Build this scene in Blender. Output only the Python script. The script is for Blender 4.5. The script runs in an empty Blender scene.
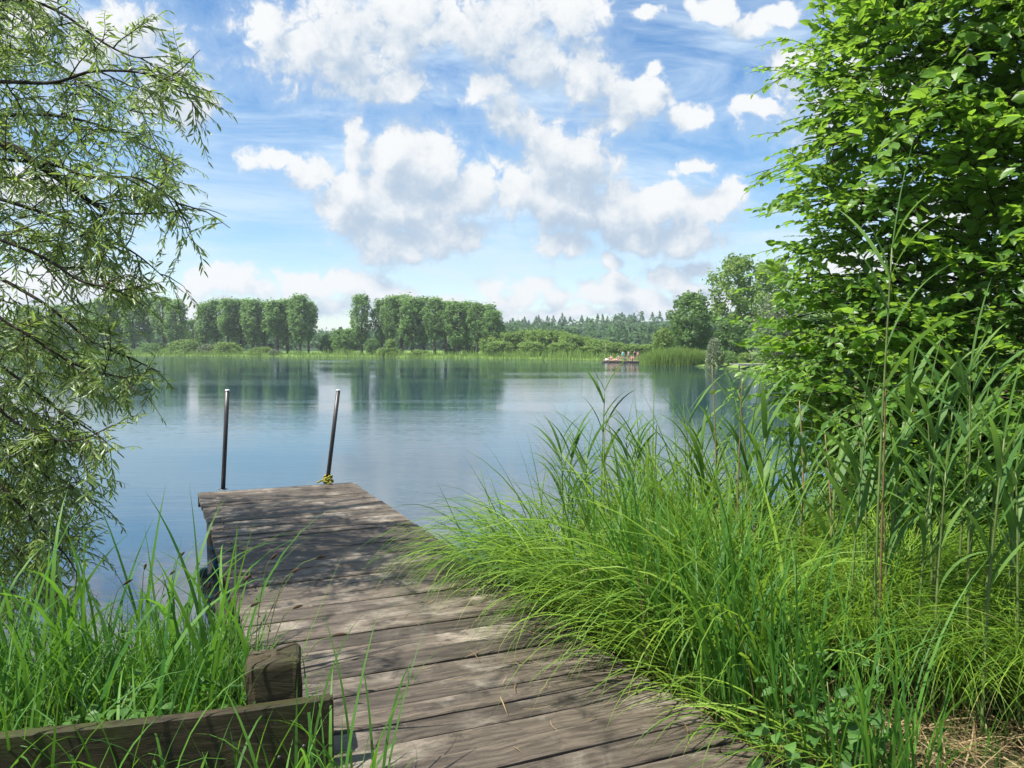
import bpy, math, random
import numpy as np
from mathutils import Vector
rng = np.random.default_rng(7)
random.seed(7)
R = math.radians
S = bpy.context.scene
COL = S.collection
# ------------------------------------------------------------------ camera
F = 817.0            # focal length in pixels of a 1024 px wide picture
CAM_Z = 2.1
PITCH = math.atan(37.5 / F)
cam_d = bpy.data.cameras.new('camera')
cam = bpy.data.objects.new('camera', cam_d)
COL.objects.link(cam)
cam.location = (0, 0, CAM_Z)
cam.rotation_euler = (math.pi / 2 - PITCH, 0, 0)
cam_d.sensor_width = 36
cam_d.lens = 36 * F / 1024
cam_d.clip_end = 6000
cam_d.clip_start = 0.05
S.camera = cam
HY = 346.5           # horizon row
# ------------------------------------------------------------------ view / render
S.view_settings.view_transform = 'Standard'
S.view_settings.look = 'None'
S.view_settings.gamma = 1
S.view_settings.use_curve_mapping = False
S.view_settings.exposure = 1.27
S.render.engine = 'CYCLES'
S.cycles.use_denoising = True
S.cycles.denoiser = 'OPENIMAGEDENOISE'
S.cycles.max_bounces = 6
S.cycles.diffuse_bounces = 3
S.cycles.glossy_bounces = 3
S.cycles.transmission_bounces = 4
S.cycles.volume_bounces = 0
S.cycles.sample_clamp_indirect = 8
# ------------------------------------------------------------------ sun and sky
SUN_EL = 61.0
SUN_AZ = -115.0       # degrees from +Y towards +X (negative: to the left of the view)
sx = math.sin(R(SUN_AZ)) * math.cos(R(SUN_EL))
sy = math.cos(R(SUN_AZ)) * math.cos(R(SUN_EL))
sz = math.sin(R(SUN_EL))
sun_d = bpy.data.lights.new('sun', 'SUN')
sun_d.energy = 4.4
sun_d.angle = R(0.53)
sun_d.color = (1.0, 0.95, 0.86)
sun = bpy.data.objects.new('sun', sun_d)
COL.objects.link(sun)
sun.rotation_euler = Vector((-sx, -sy, -sz)).to_track_quat('-Z', 'Y').to_euler()

W = bpy.data.worlds.new('World')
S.world = W
W.use_nodes = True
NT = W.node_tree
NT.nodes.clear()


class G:
    """small helper that writes node graphs"""
    def __init__(s, nt): s.nt = nt
    def n(s, t, **k):
        nd = s.nt.nodes.new(t)
        for a, b in k.items(): setattr(nd, a, b)
        return nd
    def put(s, sock, v):
        if isinstance(v, bpy.types.NodeSocket): s.nt.links.new(v, sock)
        elif v is not None: sock.default_value = v
    def m(s, op, a, b=None, c=None, clamp=False):
        nd = s.n('ShaderNodeMath', operation=op, use_clamp=clamp)
        for i, v in enumerate((a, b, c)):
            if v is not None: s.put(nd.inputs[i], v)
        return nd.outputs[0]
    def v(s, op, a, b=None, c=None, out=0):
        nd = s.n('ShaderNodeVectorMath', operation=op)
        for i, x in enumerate((a, b, c)):
            if x is not None: s.put(nd.inputs[i], x)
        return nd.outputs['Value' if out else 0]
    def sep(s, a):
        nd = s.n('ShaderNodeSeparateXYZ'); s.put(nd.inputs[0], a); return nd.outputs
    def comb(s, x, y, z=0.0):
        nd = s.n('ShaderNodeCombineXYZ')
        for i, q in enumerate((x, y, z)): s.put(nd.inputs[i], q)
        return nd.outputs[0]
    def noise(s, vec, scale, detail=4, rough=0.55, dist=0.0, out='Fac'):
        nd = s.n('ShaderNodeTexNoise')
        s.put(nd.inputs['Vector'], vec)
        nd.inputs['Scale'].default_value = scale
        nd.inputs['Detail'].default_value = detail
        nd.inputs['Roughness'].default_value = rough
        nd.inputs['Distortion'].default_value = dist
        return nd.outputs[out]
    def voro(s, vec, scale, smooth=None, rnd=1.0):
        nd = s.n('ShaderNodeTexVoronoi')
        if smooth is not None:
            nd.feature = 'SMOOTH_F1'; nd.inputs['Smoothness'].default_value = smooth
        s.put(nd.inputs['Vector'], vec)
        nd.inputs['Scale'].default_value = scale
        nd.inputs['Randomness'].default_value = rnd
        return nd.outputs['Distance']
    def ss(s, x, a, b, lo=0.0, hi=1.0):
        nd = s.n('ShaderNodeMapRange', interpolation_type='SMOOTHSTEP')
        s.put(nd.inputs[0], x)
        for i, q in zip((1, 2, 3, 4), (a, b, lo, hi)): nd.inputs[i].default_value = q
        return nd.outputs[0]
    def mix(s, f, a, b, mode='MIX'):
        nd = s.n('ShaderNodeMix', data_type='RGBA', blend_type=mode)
        s.put(nd.inputs[0], f); s.put(nd.inputs[6], a); s.put(nd.inputs[7], b)
        return nd.outputs[2]


def rgba(c): return (c[0], c[1], c[2], 1.0)


# cumulus banks: direction (as tangents from the horizon), size; measured once in degrees-like picture units
BANKS = [
    # upper bank
    (300, 48, 52, 46), (268, 22, 20, 34), (345, 62, 56, 52), (400, 40, 70, 50), (390, 92, 46, 26), (455, 30, 60, 40), (510, 30, 60, 42), (562, 28, 42, 36), (540, 62, 40, 24),
    # middle left bank
    (275, 162, 27, 22), (305, 182, 36, 28), (352, 152, 24, 26), (392, 166, 44, 36), (432, 172, 46, 34), (350, 205, 42, 32), (398, 212, 56, 36), (440, 240, 46, 27), (470, 192, 36, 30), (400, 245, 48, 22),
    # column and centre bank
    (488, 92, 30, 24), (512, 122, 32, 34), (545, 160, 44, 38), (585, 168, 34, 34), (560, 205, 54, 34), (520, 190, 34, 30), (600, 215, 40, 22),
    # right bank
    (650, 205, 36, 26), (692, 212, 44, 32), (722, 196, 20, 24), (20, 296, 60, 16), (440, 306, 40, 14), (536, 284, 20, 12), (700, 268, 24, 12), (640, 318, 70, 10), (690, 238, 50, 22), (645, 232, 40, 20),
    # upper right bank
    (592, 84, 16, 30), (618, 104, 30, 30), (650, 98, 20, 22), (688, 122, 24, 15), (610, 126, 32, 16),
    # small and low banks
    (566, 252, 32, 16), (612, 262, 16, 12), (672, 276, 30, 17), (615, 284, 22, 14), (480, 288, 26, 16), (496, 304, 30, 12), (550, 300, 28, 12), (640, 300, 50, 12), (430, 296, 30, 10),
    (205, 284, 34, 18), (250, 290, 40, 20), (300, 288, 42, 19), (345, 284, 36, 18), (385, 290, 34, 16), (560, 316, 120, 10), (300, 312, 140, 14), (590, 296, 26, 16), (700, 296, 40, 16), (520, 296, 24, 16), (655, 306, 60, 12), (470, 306, 50, 12),
    # behind the willow
    (105, 50, 70, 52), (165, 78, 56, 50), (196, 104, 26, 34), (30, 30, 60, 40), (60, 290, 90, 26), (40, 190, 40, 24),
    # upper right puffs
    (712, 16, 24, 16), (738, 30, 24, 14), (790, 60, 30, 14), (760, 110, 22, 8), (640, 20, 20, 8), (655, 68, 10, 8), (690, 168, 26, 8), (770, 20, 30, 9),
    # outside the photograph
    (880, 90, 90, 50), (960, 210, 100, 36), (1150, 120, 140, 60), (-160, 120, 130, 60), (-330, 240, 160, 34), (1400, 230, 200, 40), (880, 270, 80, 20),
]


def cloud_group():
    gt = bpy.data.node_groups.new('cloud_field', 'ShaderNodeTree')
    gt.interface.new_socket('Dir', in_out='INPUT', socket_type='NodeSocketVector')
    gt.interface.new_socket('Shift', in_out='INPUT', socket_type='NodeSocketVector')
    gt.interface.new_socket('Field', in_out='OUTPUT', socket_type='NodeSocketFloat')
    g = G(gt)
    gi = g.n('NodeGroupInput'); go = g.n('NodeGroupOutput')
    D = g.v('ADD', gi.outputs[0], gi.outputs[1])
    x, y, z = g.sep(D)
    yy = g.m('MAXIMUM', y, 0.06)
    uv0 = g.comb(g.m('DIVIDE', x, yy), g.m('DIVIDE', z, yy), 0.0)
    # warp the banks a little so that no outline is an ellipse
    wn = g.noise(D, 9.0, 3, 0.5, out='Color')
    uv = g.v('ADD', uv0, g.v('MULTIPLY', g.v('SUBTRACT', wn, (0.5, 0.5, 0.5)), (0.09, 0.06, 0.0)))
    acc = None
    for px, py, rx, ry in BANKS:
        cu, cv, ru, rv = (px - 512) / F, (HY - py) / F, rx * 1.14 / F, ry * 1.14 / F
        q = g.v('MULTIPLY_ADD', uv, (1 / ru, 1 / rv, 0), (-cu / ru, -cv / rv, 0))
        d = g.v('LENGTH', q, out=1)
        f = g.m('SUBTRACT', 1.0, d)
        if acc is None: acc = f
        else: acc = g.m('SMOOTH_MAX', acc, f, 0.22)
    front = g.m('MAXIMUM', acc, -1.0)
    gate = g.ss(y, 0.15, 0.45)
    v_hi = g.ss(g.m('DIVIDE', z, yy), 0.46, 0.7)
    gate = g.m('MULTIPLY', gate, g.m('SUBTRACT', 1.0, v_hi))
    back = g.m('MULTIPLY_ADD', g.noise(D, 3.2, 3, 0.5), 4.5, -2.5)
    back = g.m('MAXIMUM', back, -1.0)
    base = g.m('ADD', g.m('MULTIPLY', front, gate), g.m('MULTIPLY', back, g.m('SUBTRACT', 1.0, gate)))
    n1 = g.m('SUBTRACT', g.noise(D, 9.0, 7, 0.60, 0.0), 0.5)
    wv = g.v('MULTIPLY', g.v('SUBTRACT', g.noise(D, 26.0, 3, 0.55, out='Color'), (0.5, 0.5, 0.5)), (0.05, 0.05, 0.05))
    DW_ = g.v('ADD', D, wv)
    b1 = g.m('SUBTRACT', 0.45, g.voro(DW_, 20.0))
    b2 = g.m('SUBTRACT', 0.45, g.voro(DW_, 48.0))
    f = g.m('MULTIPLY_ADD', n1, 2.3, g.m('MULTIPLY', base, 1.0))
    f = g.m('MULTIPLY_ADD', b1, 0.55, f)
    f = g.m('MULTIPLY_ADD', b2, 0.34, f)
    n2 = g.m('SUBTRACT', g.noise(DW_, 52.0, 6, 0.66), 0.5)
    f = g.m('MULTIPLY_ADD', n2, 1.2, f)
    f = g.m('ADD', f, 0.10)
    gt.links.new(f, go.inputs[0])
    return gt


def build_world():
    g = G(NT)
    out = g.n('ShaderNodeOutputWorld')
    sky = g.n('ShaderNodeTexSky', sky_type='NISHITA')
    sky.sun_disc = False
    sky.sun_elevation = R(SUN_EL)
    sky.sun_rotation = R(SUN_AZ)
    sky.altitude = 400
    sky.air_density = 1.0
    sky.dust_density = 0.3
    sky.ozone_density = 1.2
    hsv = g.n('ShaderNodeHueSaturation'); hsv.inputs['Saturation'].default_value = 1.30
    g.put(hsv.inputs['Color'], sky.outputs[0])
    tc = g.n('ShaderNodeTexCoord')
    D = g.v('NORMALIZE', tc.outputs['Generated'])
    x, y, z = g.sep(D)
    grp = cloud_group()
    def field(shift):
        nd = g.n('ShaderNodeGroup'); nd.node_tree = grp
        g.put(nd.inputs[0], D); nd.inputs[1].default_value = shift
        return nd.outputs[0]
    f0 = field((0, 0, 0)); f1 = field((-0.014, 0, 0.030))
    # lit side towards the sun, greyer where the bank is thick
    lit = g.m('SUBTRACT', f0, f1)
    lit = g.m('MULTIPLY_ADD', lit, 0.66, 0.53)
    thick = g.ss(f0, 0.45, 1.4)
    lit = g.m('SUBTRACT', lit, g.m('MULTIPLY', thick, 0.36), clamp=True)
    width = g.m('MULTIPLY_ADD', lit, -0.36, 0.76)      # crisp sunlit tops, ragged bases
    mask = g.ss(g.m('DIVIDE', g.m('ADD', f0, 0.02), width), 0.0, 1.0)
    lit = g.ss(lit, 0.10, 1.0)
    ccol = g.mix(lit, rgba((0.205, 0.255, 0.315)), rgba((0.395, 0.402, 0.407)))
    # thin veils
    rot = g.n('ShaderNodeMapping'); g.put(rot.inputs[0], D)
    rot.inputs['Rotation'].default_value = (0.0, R(14), 0.0)
    rot.inputs['Scale'].default_value = (2.2, 2.2, 7.5)
    c1 = g.noise(rot.outputs[0], 1.8, 8, 0.64, 0.9)
    rot2 = g.n('ShaderNodeMapping'); g.put(rot2.inputs[0], D)
    rot2.inputs['Rotation'].default_value = (0.0, R(-10), 0.0)
    rot2.inputs['Scale'].default_value = (2.0, 2.0, 20.0)
    c2 = g.noise(rot2.outputs[0], 2.1, 6, 0.62, 0.7)
    veil = g.m('ADD', g.m('MULTIPLY', g.ss(c1, 0.36, 0.72), 0.85), g.m('MULTIPLY', g.ss(c2, 0.5, 0.8), 0.4), clamp=True)
    veil = g.m('MULTIPLY', veil, 0.95)
    low = g.m('MULTIPLY', g.ss(z, 0.12, 0.0), 0.30)
    veil = g.m('MAXIMUM', veil, low)
    fringe = g.m('MULTIPLY', g.ss(f0, -0.7, 0.1), 0.28)
    veil = g.m('MAXIMUM', veil, fringe)
    vcol = rgba((0.315, 0.38, 0.44))
    b_sky = g.n('ShaderNodeBackground'); g.put(b_sky.inputs[0], hsv.outputs[0]); b_sky.inputs[1].default_value = 0.071
    b_veil = g.n('ShaderNodeBackground'); b_veil.inputs[0].default_value = vcol; b_veil.inputs[1].default_value = 1.0
    b_cl = g.n('ShaderNodeBackground'); g.put(b_cl.inputs[0], ccol); b_cl.inputs[1].default_value = 1.0
    m1 = g.n('ShaderNodeMixShader'); g.put(m1.inputs[0], veil); g.put(m1.inputs[1], b_sky.outputs[0]); g.put(m1.inputs[2], b_veil.outputs[0])
    up = g.ss(z, -0.01, 0.01)
    m2 = g.n('ShaderNodeMixShader'); g.put(m2.inputs[0], g.m('MULTIPLY', mask, up)); g.put(m2.inputs[1], m1.outputs[0]); g.put(m2.inputs[2], b_cl.outputs[0])
    g.put(out.inputs[0], m2.outputs[0])


build_world()
W.cycles.sampling_method = 'MANUAL'
W.cycles.sample_map_resolution = 512

# ------------------------------------------------------------------ helpers


def P(px, py, depth):
    """world point seen at pixel (px, py) at a distance along +Y"""
    return np.array([(px - 512) / F * depth, depth, CAM_Z - (py - HY) / F * depth])


def gp(px, py, z=0.0):
    d = (CAM_Z - z) * F / (py - HY)
    return np.array([(px - 512) / F * d, d, z])


class MB:
    """collects numpy geometry, builds one mesh"""
    def __init__(s): s.v, s.f, s.r, s.t, s.n = [], [], [], [], 0
    def add(s, verts, faces, rnd=0.5, t=0.5):
        verts = np.asarray(verts, float).reshape(-1, 3)
        k = len(verts)
        faces = np.asarray(faces, np.int64)
        s.v.append(verts)
        if len(faces): s.f.append(faces + s.n)
        s.r.append(np.broadcast_to(np.asarray(rnd, float), (k,)))
        s.t.append(np.broadcast_to(np.asarray(t, float), (k,)))
        s.n += k
    def mesh(s, name, smooth=False):
        me = bpy.data.meshes.new(name)
        V = np.concatenate(s.v).astype(np.float32)
        me.vertices.add(len(V)); me.vertices.foreach_set('co', V.ravel())
        loops = np.concatenate([f.ravel() for f in s.f]).astype(np.int32)
        tot = np.concatenate([np.full(len(f), f.shape[1]) for f in s.f]).astype(np.int32)
        st = np.concatenate([[0], np.cumsum(tot)[:-1]]).astype(np.int32)
        me.loops.add(len(loops)); me.loops.foreach_set('vertex_index', loops)
        me.polygons.add(len(tot)); me.polygons.foreach_set('loop_start', st); me.polygons.foreach_set('loop_total', tot)
        a = me.attributes.new('rnd', 'FLOAT', 'POINT'); a.data.foreach_set('value', np.concatenate(s.r).astype(np.float32))
        a = me.attributes.new('along', 'FLOAT', 'POINT'); a.data.foreach_set('value', np.concatenate(s.t).astype(np.float32))
        me.update(calc_edges=True)
        me.polygons.foreach_set('use_smooth', np.full(len(tot), smooth))
        me.validate()
        return me
    def build(s, name, mat, parent=None, smooth=False):
        me = s.mesh(name, smooth)
        me.materials.append(mat)
        return link(name, me, parent)


def link(name, data, parent=None):
    o = bpy.data.objects.new(name, data)
    COL.objects.link(o)
    if parent is not None: o.parent = parent
    return o


def tag(o, label=None, cat=None, group=None, kind=None):
    if label: o['label'] = label
    if cat: o['category'] = cat
    if group: o['group'] = group
    if kind: o['kind'] = kind
    return o


def thing(name, label, cat, loc=(0, 0, 0), rz=0.0, group=None):
    o = bpy.data.objects.new(name, None)
    COL.objects.link(o)
    o.empty_display_size = 0.2
    o.location = loc; o.rotation_euler = (0, 0, rz)
    return tag(o, label, cat, group)


def copy_tree(o, parent=None):
    c = o.copy(); COL.objects.link(c)
    if parent is not None: c.parent = parent
    for ch in [q for q in o.children]:
        copy_tree(ch, c)
    return c


def norm(a): return a / (np.linalg.norm(a, axis=-1, keepdims=True) + 1e-9)


def box(mb, x0, x1, y0, y1, z0, z1, rnd=0.5, b=0.0):
    if b <= 0:
        v = [(x, y, z) for z in (z0, z1) for y in (y0, y1) for x in (x0, x1)]
        f = [(0, 2, 3, 1), (4, 5, 7, 6), (0, 1, 5, 4), (2, 6, 7, 3), (0, 4, 6, 2), (1, 3, 7, 5)]
        mb.add(v, f, rnd); return
    # chamfered: stack of three rounded-corner rings
    def ring(z, i):
        return [(x0 + b, y0 + i, z), (x1 - b, y0 + i, z), (x1 - i, y0 + b, z), (x1 - i, y1 - b, z), (x1 - b, y1 - i, z), (x0 + b, y1 - i, z), (x0 + i, y1 - b, z), (x0 + i, y0 + b, z)]
    rs = ring(z0, b * .6) + ring(z0 + b, 0) + ring(z1 - b, 0) + ring(z1, b * .6)
    q = [(k * 8 + i, k * 8 + (i + 1) % 8, k * 8 + 8 + (i + 1) % 8, k * 8 + 8 + i) for k in range(3) for i in range(8)]
    mb.add(rs, q, rnd)
    n = mb.n - 32
    mb.f.append(np.array([[n + 24 + i for i in range(8)]])); mb.f.append(np.array([[n + 7 - i for i in range(8)]]))


def tube(mb, pts, rad, n=7, rnd=0.5, cap=True):
    pts = np.asarray(pts, float); k = len(pts)
    rad = np.broadcast_to(np.asarray(rad, float), (k,))
    T = norm(np.gradient(pts, axis=0))
    ref = np.array([0., 0, 1]) if abs(T[0][2]) < .9 else np.array([1., 0, 0])
    A = norm(np.cross(T, np.cross(np.broadcast_to(ref, T.shape), T) * 0 + ref))
    B = np.cross(T, A)
    th = np.linspace(0, 2 * np.pi, n, endpoint=False)
    ringv = pts[:, None] + rad[:, None, None] * (A[:, None] * np.cos(th)[None, :, None] + B[:, None] * np.sin(th)[None, :, None])
    i = np.arange(k - 1)[:, None] * n; j = np.arange(n)[None]
    q = np.stack([i + j, i + (j + 1) % n, i + n + (j + 1) % n, i + n + j], -1).reshape(-1, 4)
    t = np.repeat(np.linspace(0, 1, k), n)
    mb.add(ringv.reshape(-1, 3), q, rnd, t)
    if cap:
        s = mb.n - k * n
        mb.f.append(np.array([[s + (k - 1) * n + a for a in range(n)]])); mb.f.append(np.array([[s + n - 1 - a for a in range(n)]]))


def smooth_path(ctrl, n=16):
    """Catmull-Rom through control points"""
    c = np.asarray(ctrl, float)
    c = np.vstack([2 * c[0] - c[1], c, 2 * c[-1] - c[-2]])
    out = []
    m = len(c) - 3
    for t in np.linspace(0, m - 1e-6, n):
        i = int(t); u = t - i
        a, b, d, e = c[i], c[i + 1], c[i + 2], c[i + 3]
        out.append(0.5 * (2 * b + (d - a) * u + (2 * a - 5 * b + 4 * d - e) * u * u + (3 * b - a - 3 * d + e) * u ** 3))
    return np.array(out)


def leaves(mb, p, d, nrm, L, Wd, rnd, fold=0.25, droop=0.15):
    """folded leaves: base p, direction d, upper side nrm"""
    d = norm(d); sd = norm(np.cross(d, nrm)); up = np.cross(sd, d)
    L = np.asarray(L)[:, None]; Wd = np.asarray(Wd)[:, None]
    def q(a, b, c): return p + d * (L * a) + sd * (Wd * b) + up * (Wd * c)
    dz = -droop
    vs = np.stack([q(0, 0, 0), q(.3, .46, fold * .5), q(.68, .36, fold * .4 + dz * .6), q(1, 0, dz * 1.6), q(.68, -.36, fold * .4 + dz * .6), q(.3, -.46, fold * .5), q(.5, 0, dz * .1)], 1)
    k = len(p)
    b = np.arange(k)[:, None] * 7
    f = np.concatenate([b + np.array([[0, 1, 2, 6]]), b + np.array([[6, 2, 3, 3]])[:, :4] * 0 + b * 0], 0) if False else None
    fq = np.concatenate([b + np.array([[0, 1, 2, 6]]), b + np.array([[0, 6, 4, 5]])], 0)
    ft = np.concatenate([b + np.array([[6, 2, 3]]), b + np.array([[6, 3, 4]])], 0)
    n0 = mb.n
    mb.add(vs.reshape(-1, 3), fq, np.repeat(rnd, 7), np.tile([0, .3, .7, 1, .7, .3, .5], k))
    mb.f.append(ft + n0)


def blades(mb, root, az, L, th0, th1, wd, rnd, seg=7, pw=1.4, twist=0.6, swing=0.0):
    """grass blades: arc from lean th0 (from vertical) to th1, heading az"""
    k = len(root)
    s = np.linspace(0, 1, seg + 1)
    th = th0[:, None] + (th1 - th0)[:, None] * s[None] ** pw
    ds = (L / seg)[:, None]
    azs = az[:, None] + swing * (rng.random((k, 1)) - .5) * s[None] * 2
    hx = np.sin(th) * np.sin(azs); hy = np.sin(th) * np.cos(azs); hz = np.cos(th)
    step = np.stack([hx, hy, hz], -1)
    mid = (step[:, 1:] + step[:, :-1]) / 2 * ds[..., None]
    pos = np.concatenate([np.zeros((k, 1, 3)), np.cumsum(mid, 1)], 1) + root[:, None]
    side = np.stack([np.cos(azs), -np.sin(azs), np.zeros_like(azs)], -1)
    nrm = np.cross(side, norm(step))
    tw = (rng.random((k, 1)) - .5) * 2 * twist + (rng.random((k, 1)) - .5) * 2 * s[None] * twist
    sv = side * np.cos(tw)[..., None] + nrm * np.sin(tw)[..., None]
    w = wd[:, None] * np.minimum(1, .55 + 1.2 * s[None]) * np.clip((1 - s[None] ** 2.2), 0.02, 1) * .5
    a = pos + sv * w[..., None]; b = pos - sv * w[..., None]
    vs = np.stack([a, b], 2).reshape(k, -1, 3)
    i = np.arange(k)[:, None, None] * (2 * (seg + 1)); j = np.arange(seg)[None, :, None] * 2
    f = (i + j + np.array([[[0, 1, 3, 2]]])).reshape(-1, 4)
    t = np.tile(np.repeat(s, 2), k)
    mb.add(vs.reshape(-1, 3), f, np.repeat(rnd, 2 * (seg + 1)), t)
    return pos


# ------------------------------------------------------------------ materials


def new_mat(name):
    m = bpy.data.materials.new(name); m.use_nodes = True
    m.node_tree.nodes.clear()
    g = G(m.node_tree)
    out = g.n('ShaderNodeOutputMaterial')
    return m, g, out


def attr(g, name): 
    nd = g.n('ShaderNodeAttribute', attribute_name=name); return nd.outputs['Fac']


def bsdf(g, col, rough=0.6, spec=0.3, normal=None, metal=0.0):
    p = g.n('ShaderNodeBsdfPrincipled')
    g.put(p.inputs['Base Color'], col if isinstance(col, bpy.types.NodeSocket) else rgba(col))
    g.put(p.inputs['Roughness'], rough); p.inputs['Specular IOR Level'].default_value = spec
    p.inputs['Metallic'].default_value = metal
    if normal is not None: g.put(p.inputs['Normal'], normal)
    return p


def bump(g, h, strength, dist):
    b = g.n('ShaderNodeBump'); b.inputs['Strength'].default_value = strength; b.inputs['Distance'].default_value = dist
    g.put(b.inputs['Height'], h); return b.outputs[0]


def leaf_mat(name, lo, hi, trans, tw=0.35, rough=0.45, spec=0.35, back=None, base=None, clump=None, tip=None):
    m, g, out = new_mat(name)
    r = attr(g, 'rnd')
    c = g.mix(r, rgba(lo), rgba(hi))
    tcn = g.mix(r, rgba([x * .8 for x in trans]), rgba([min(1, x * 1.2) for x in trans]))
    if clump:
        geo = g.n('ShaderNodeNewGeometry')
        nz = g.ss(g.noise(geo.outputs['Position'], clump[0], 2), .35, .65)
        c = g.mix(g.m('MULTIPLY', nz, clump[1]), c, rgba(clump[2]))
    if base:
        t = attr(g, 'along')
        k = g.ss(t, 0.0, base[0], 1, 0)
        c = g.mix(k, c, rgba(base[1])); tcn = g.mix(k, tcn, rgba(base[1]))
    if tip:
        t = attr(g, 'along')
        k = g.m('MULTIPLY', g.ss(t, tip[0], 1.0), g.ss(r, tip[2], 1.0))
        c = g.mix(k, c, rgba(tip[1])); tcn = g.mix(k, tcn, rgba(tip[1]))
    if back:
        geo = g.n('ShaderNodeNewGeometry')
        c = g.mix(geo.outputs['Backfacing'], c, rgba(back))
    p = bsdf(g, c, rough, spec)
    t = g.n('ShaderNodeBsdfTranslucent'); g.put(t.inputs[0], tcn)
    mx = g.n('ShaderNodeMixShader'); mx.inputs[0].default_value = tw
    g.put(mx.inputs[1], p.outputs[0]); g.put(mx.inputs[2], t.outputs[0])
    g.put(out.inputs[0], mx.outputs[0])
    return m


def bark_mat(name, a, b, sc=18):
    m, g, out = new_mat(name)
    tc = g.n('ShaderNodeTexCoord')
    mp = g.n('ShaderNodeMapping'); g.put(mp.inputs[0], tc.outputs['Object']); mp.inputs['Scale'].default_value = (1, 1, .3)
    nz = g.noise(mp.outputs[0], sc, 6, .65)
    c = g.mix(g.ss(nz, .35, .68), rgba(a), rgba(b))
    p = bsdf(g, c, .9, .15, bump(g, nz, .8, .02))
    g.put(out.inputs[0], p.outputs[0]); return m


def plain_mat(name, col, rough=.6, spec=.3, metal=0., var=.25, sc=8.):
    m, g, out = new_mat(name)
    tc = g.n('ShaderNodeTexCoord')
    nz = g.noise(tc.outputs['Object'], sc, 5, .6)
    c = g.mix(g.ss(nz, .3, .7), rgba([x * (1 - var) for x in col]), rgba([min(1, x * (1 + var)) for x in col]))
    p = bsdf(g, c, rough, spec, bump(g, nz, .15, .01), metal)
    g.put(out.inputs[0], p.outputs[0]); return m


def wood_mat(name, dark, mid, pale, moss=None, axis='x', sc=1.0):
    m, g, out = new_mat(name)
    tc = g.n('ShaderNodeTexCoord')
    r = attr(g, 'rnd')
    off = g.comb(g.m('MULTIPLY', r, 37.0), g.m('MULTIPLY', r, 91.0), g.m('MULTIPLY', r, 13.0))
    co = g.v('ADD', tc.outputs['Object'], off)
    mp = g.n('ShaderNodeMapping'); g.put(mp.inputs[0], co)
    mp.inputs['Scale'].default_value = (1.6 * sc, 26 * sc, 26 * sc) if axis == 'x' else (26 * sc, 1.6 * sc, 26 * sc)
    warp = g.noise(co, 3.0, 3, .5, out='Color')
    gv = g.v('ADD', mp.outputs[0], g.v('MULTIPLY', g.v('SUBTRACT', warp, (.5, .5, .5)), (.5, 2.5, 2.5)))
    g1 = g.noise(gv, 1.6, 8, .68)
    g2 = g.noise(gv, 5.0, 4, .7)
    st = g.noise(co, 2.3, 6, .65, .4)
    st2 = g.noise(co, 9.0, 6, .7, .2)
    c = g.mix(g.ss(g1, .36, .66), rgba(dark), rgba(mid))
    c = g.mix(g.m('MULTIPLY', g.ss(st, .46, .72), g.ss(g2, .3, .62)), c, rgba(pale))
    c = g.mix(g.m('MULTIPLY', g.ss(st2, .54, .70), .75), c, rgba([x * .55 for x in dark]))
    c = g.mix(g.m('MULTIPLY', g.ss(g2, .62, .75), .5), c, rgba([x * .4 for x in dark]))
    tone = g.m('MULTIPLY_ADD', r, .6, .7)
    c = g.mix(1.0, c, g.comb(tone, tone, tone), 'MULTIPLY')
    sp = g.voro(co, 55.0)
    c = g.mix(g.m('MULTIPLY', g.ss(sp, .10, .03), .35), c, rgba((.45, .44, .38)))
    if moss:
        ms = g.m('MULTIPLY', g.ss(st, .56, .38), g.ss(st2, .35, .55))
        c = g.mix(g.m('MULTIPLY', ms, .7), c, rgba(moss))
    h = g.m('MULTIPLY_ADD', g2, .6, g.m('MULTIPLY', g1, 1.0))
    p = bsdf(g, c, g.m('MULTIPLY_ADD', g1, .25, .55), .3, bump(g, h, .7, .006))
    g.put(out.inputs[0], p.outputs[0]); return m


M = {}
M['deck'] = wood_mat('weathered_deck_wood', (.042, .033, .025), (.104, .084, .063), (.27, .235, .19))
M['edging'] = wood_mat('mossy_edging_wood', (.015, .011, .005), (.040, .030, .013), (.075, .06, .03), (.040, .052, .007))
M['grey_wood'] = wood_mat('grey_jetty_wood', (.12, .11, .10), (.25, .24, .22), (.42, .40, .37))
M['pile'] = wood_mat('dark_pile_wood', (.018, .015, .011), (.04, .033, .025), (.07, .06, .048))
M['metal'] = plain_mat('dark_painted_metal', (.045, .040, .042), .42, .5, .3)
M['rust'] = plain_mat('rusty_screw_head', (.06, .035, .022), .8, .3, .3, .4, 90)
M['cap'] = plain_mat('pale_pole_cap', (.6, .6, .62), .4, .5, .2)
M['rope'] = plain_mat('yellow_green_rope', (.20, .19, .035), .9, .1, 0, .6, 60)
M['willow_leaf'] = leaf_mat('willow_leaf', (.075, .135, .034), (.175, .25, .062), (.30, .44, .07), .42, .38, .5, back=(.20, .25, .17))
M['willow_bark'] = bark_mat('willow_bark', (.018, .015, .011), (.055, .047, .036))
M['twig'] = bark_mat('willow_twig', (.035, .032, .016), (.075, .070, .032))
M['bush_leaf'] = leaf_mat('hornbeam_leaf', (.045, .125, .018), (.125, .235, .032), (.29, .50, .045), .44, .42, .4)
M['bush_bark'] = bark_mat('hornbeam_bark', (.03, .025, .018), (.075, .062, .045))
M['sedge'] = leaf_mat('sedge_blade', (.042, .115, .012), (.200, .325, .034), (.26, .43, .035), .38, .55, .28, base=(.35, (.12, .11, .035)), tip=(.75, (.30, .25, .10), .75))
M['lush'] = leaf_mat('lush_blade', (.030, .110, .016), (.095, .22, .028), (.16, .36, .03), .36, .55, .28, base=(.25, (.06, .09, .02)))
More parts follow.
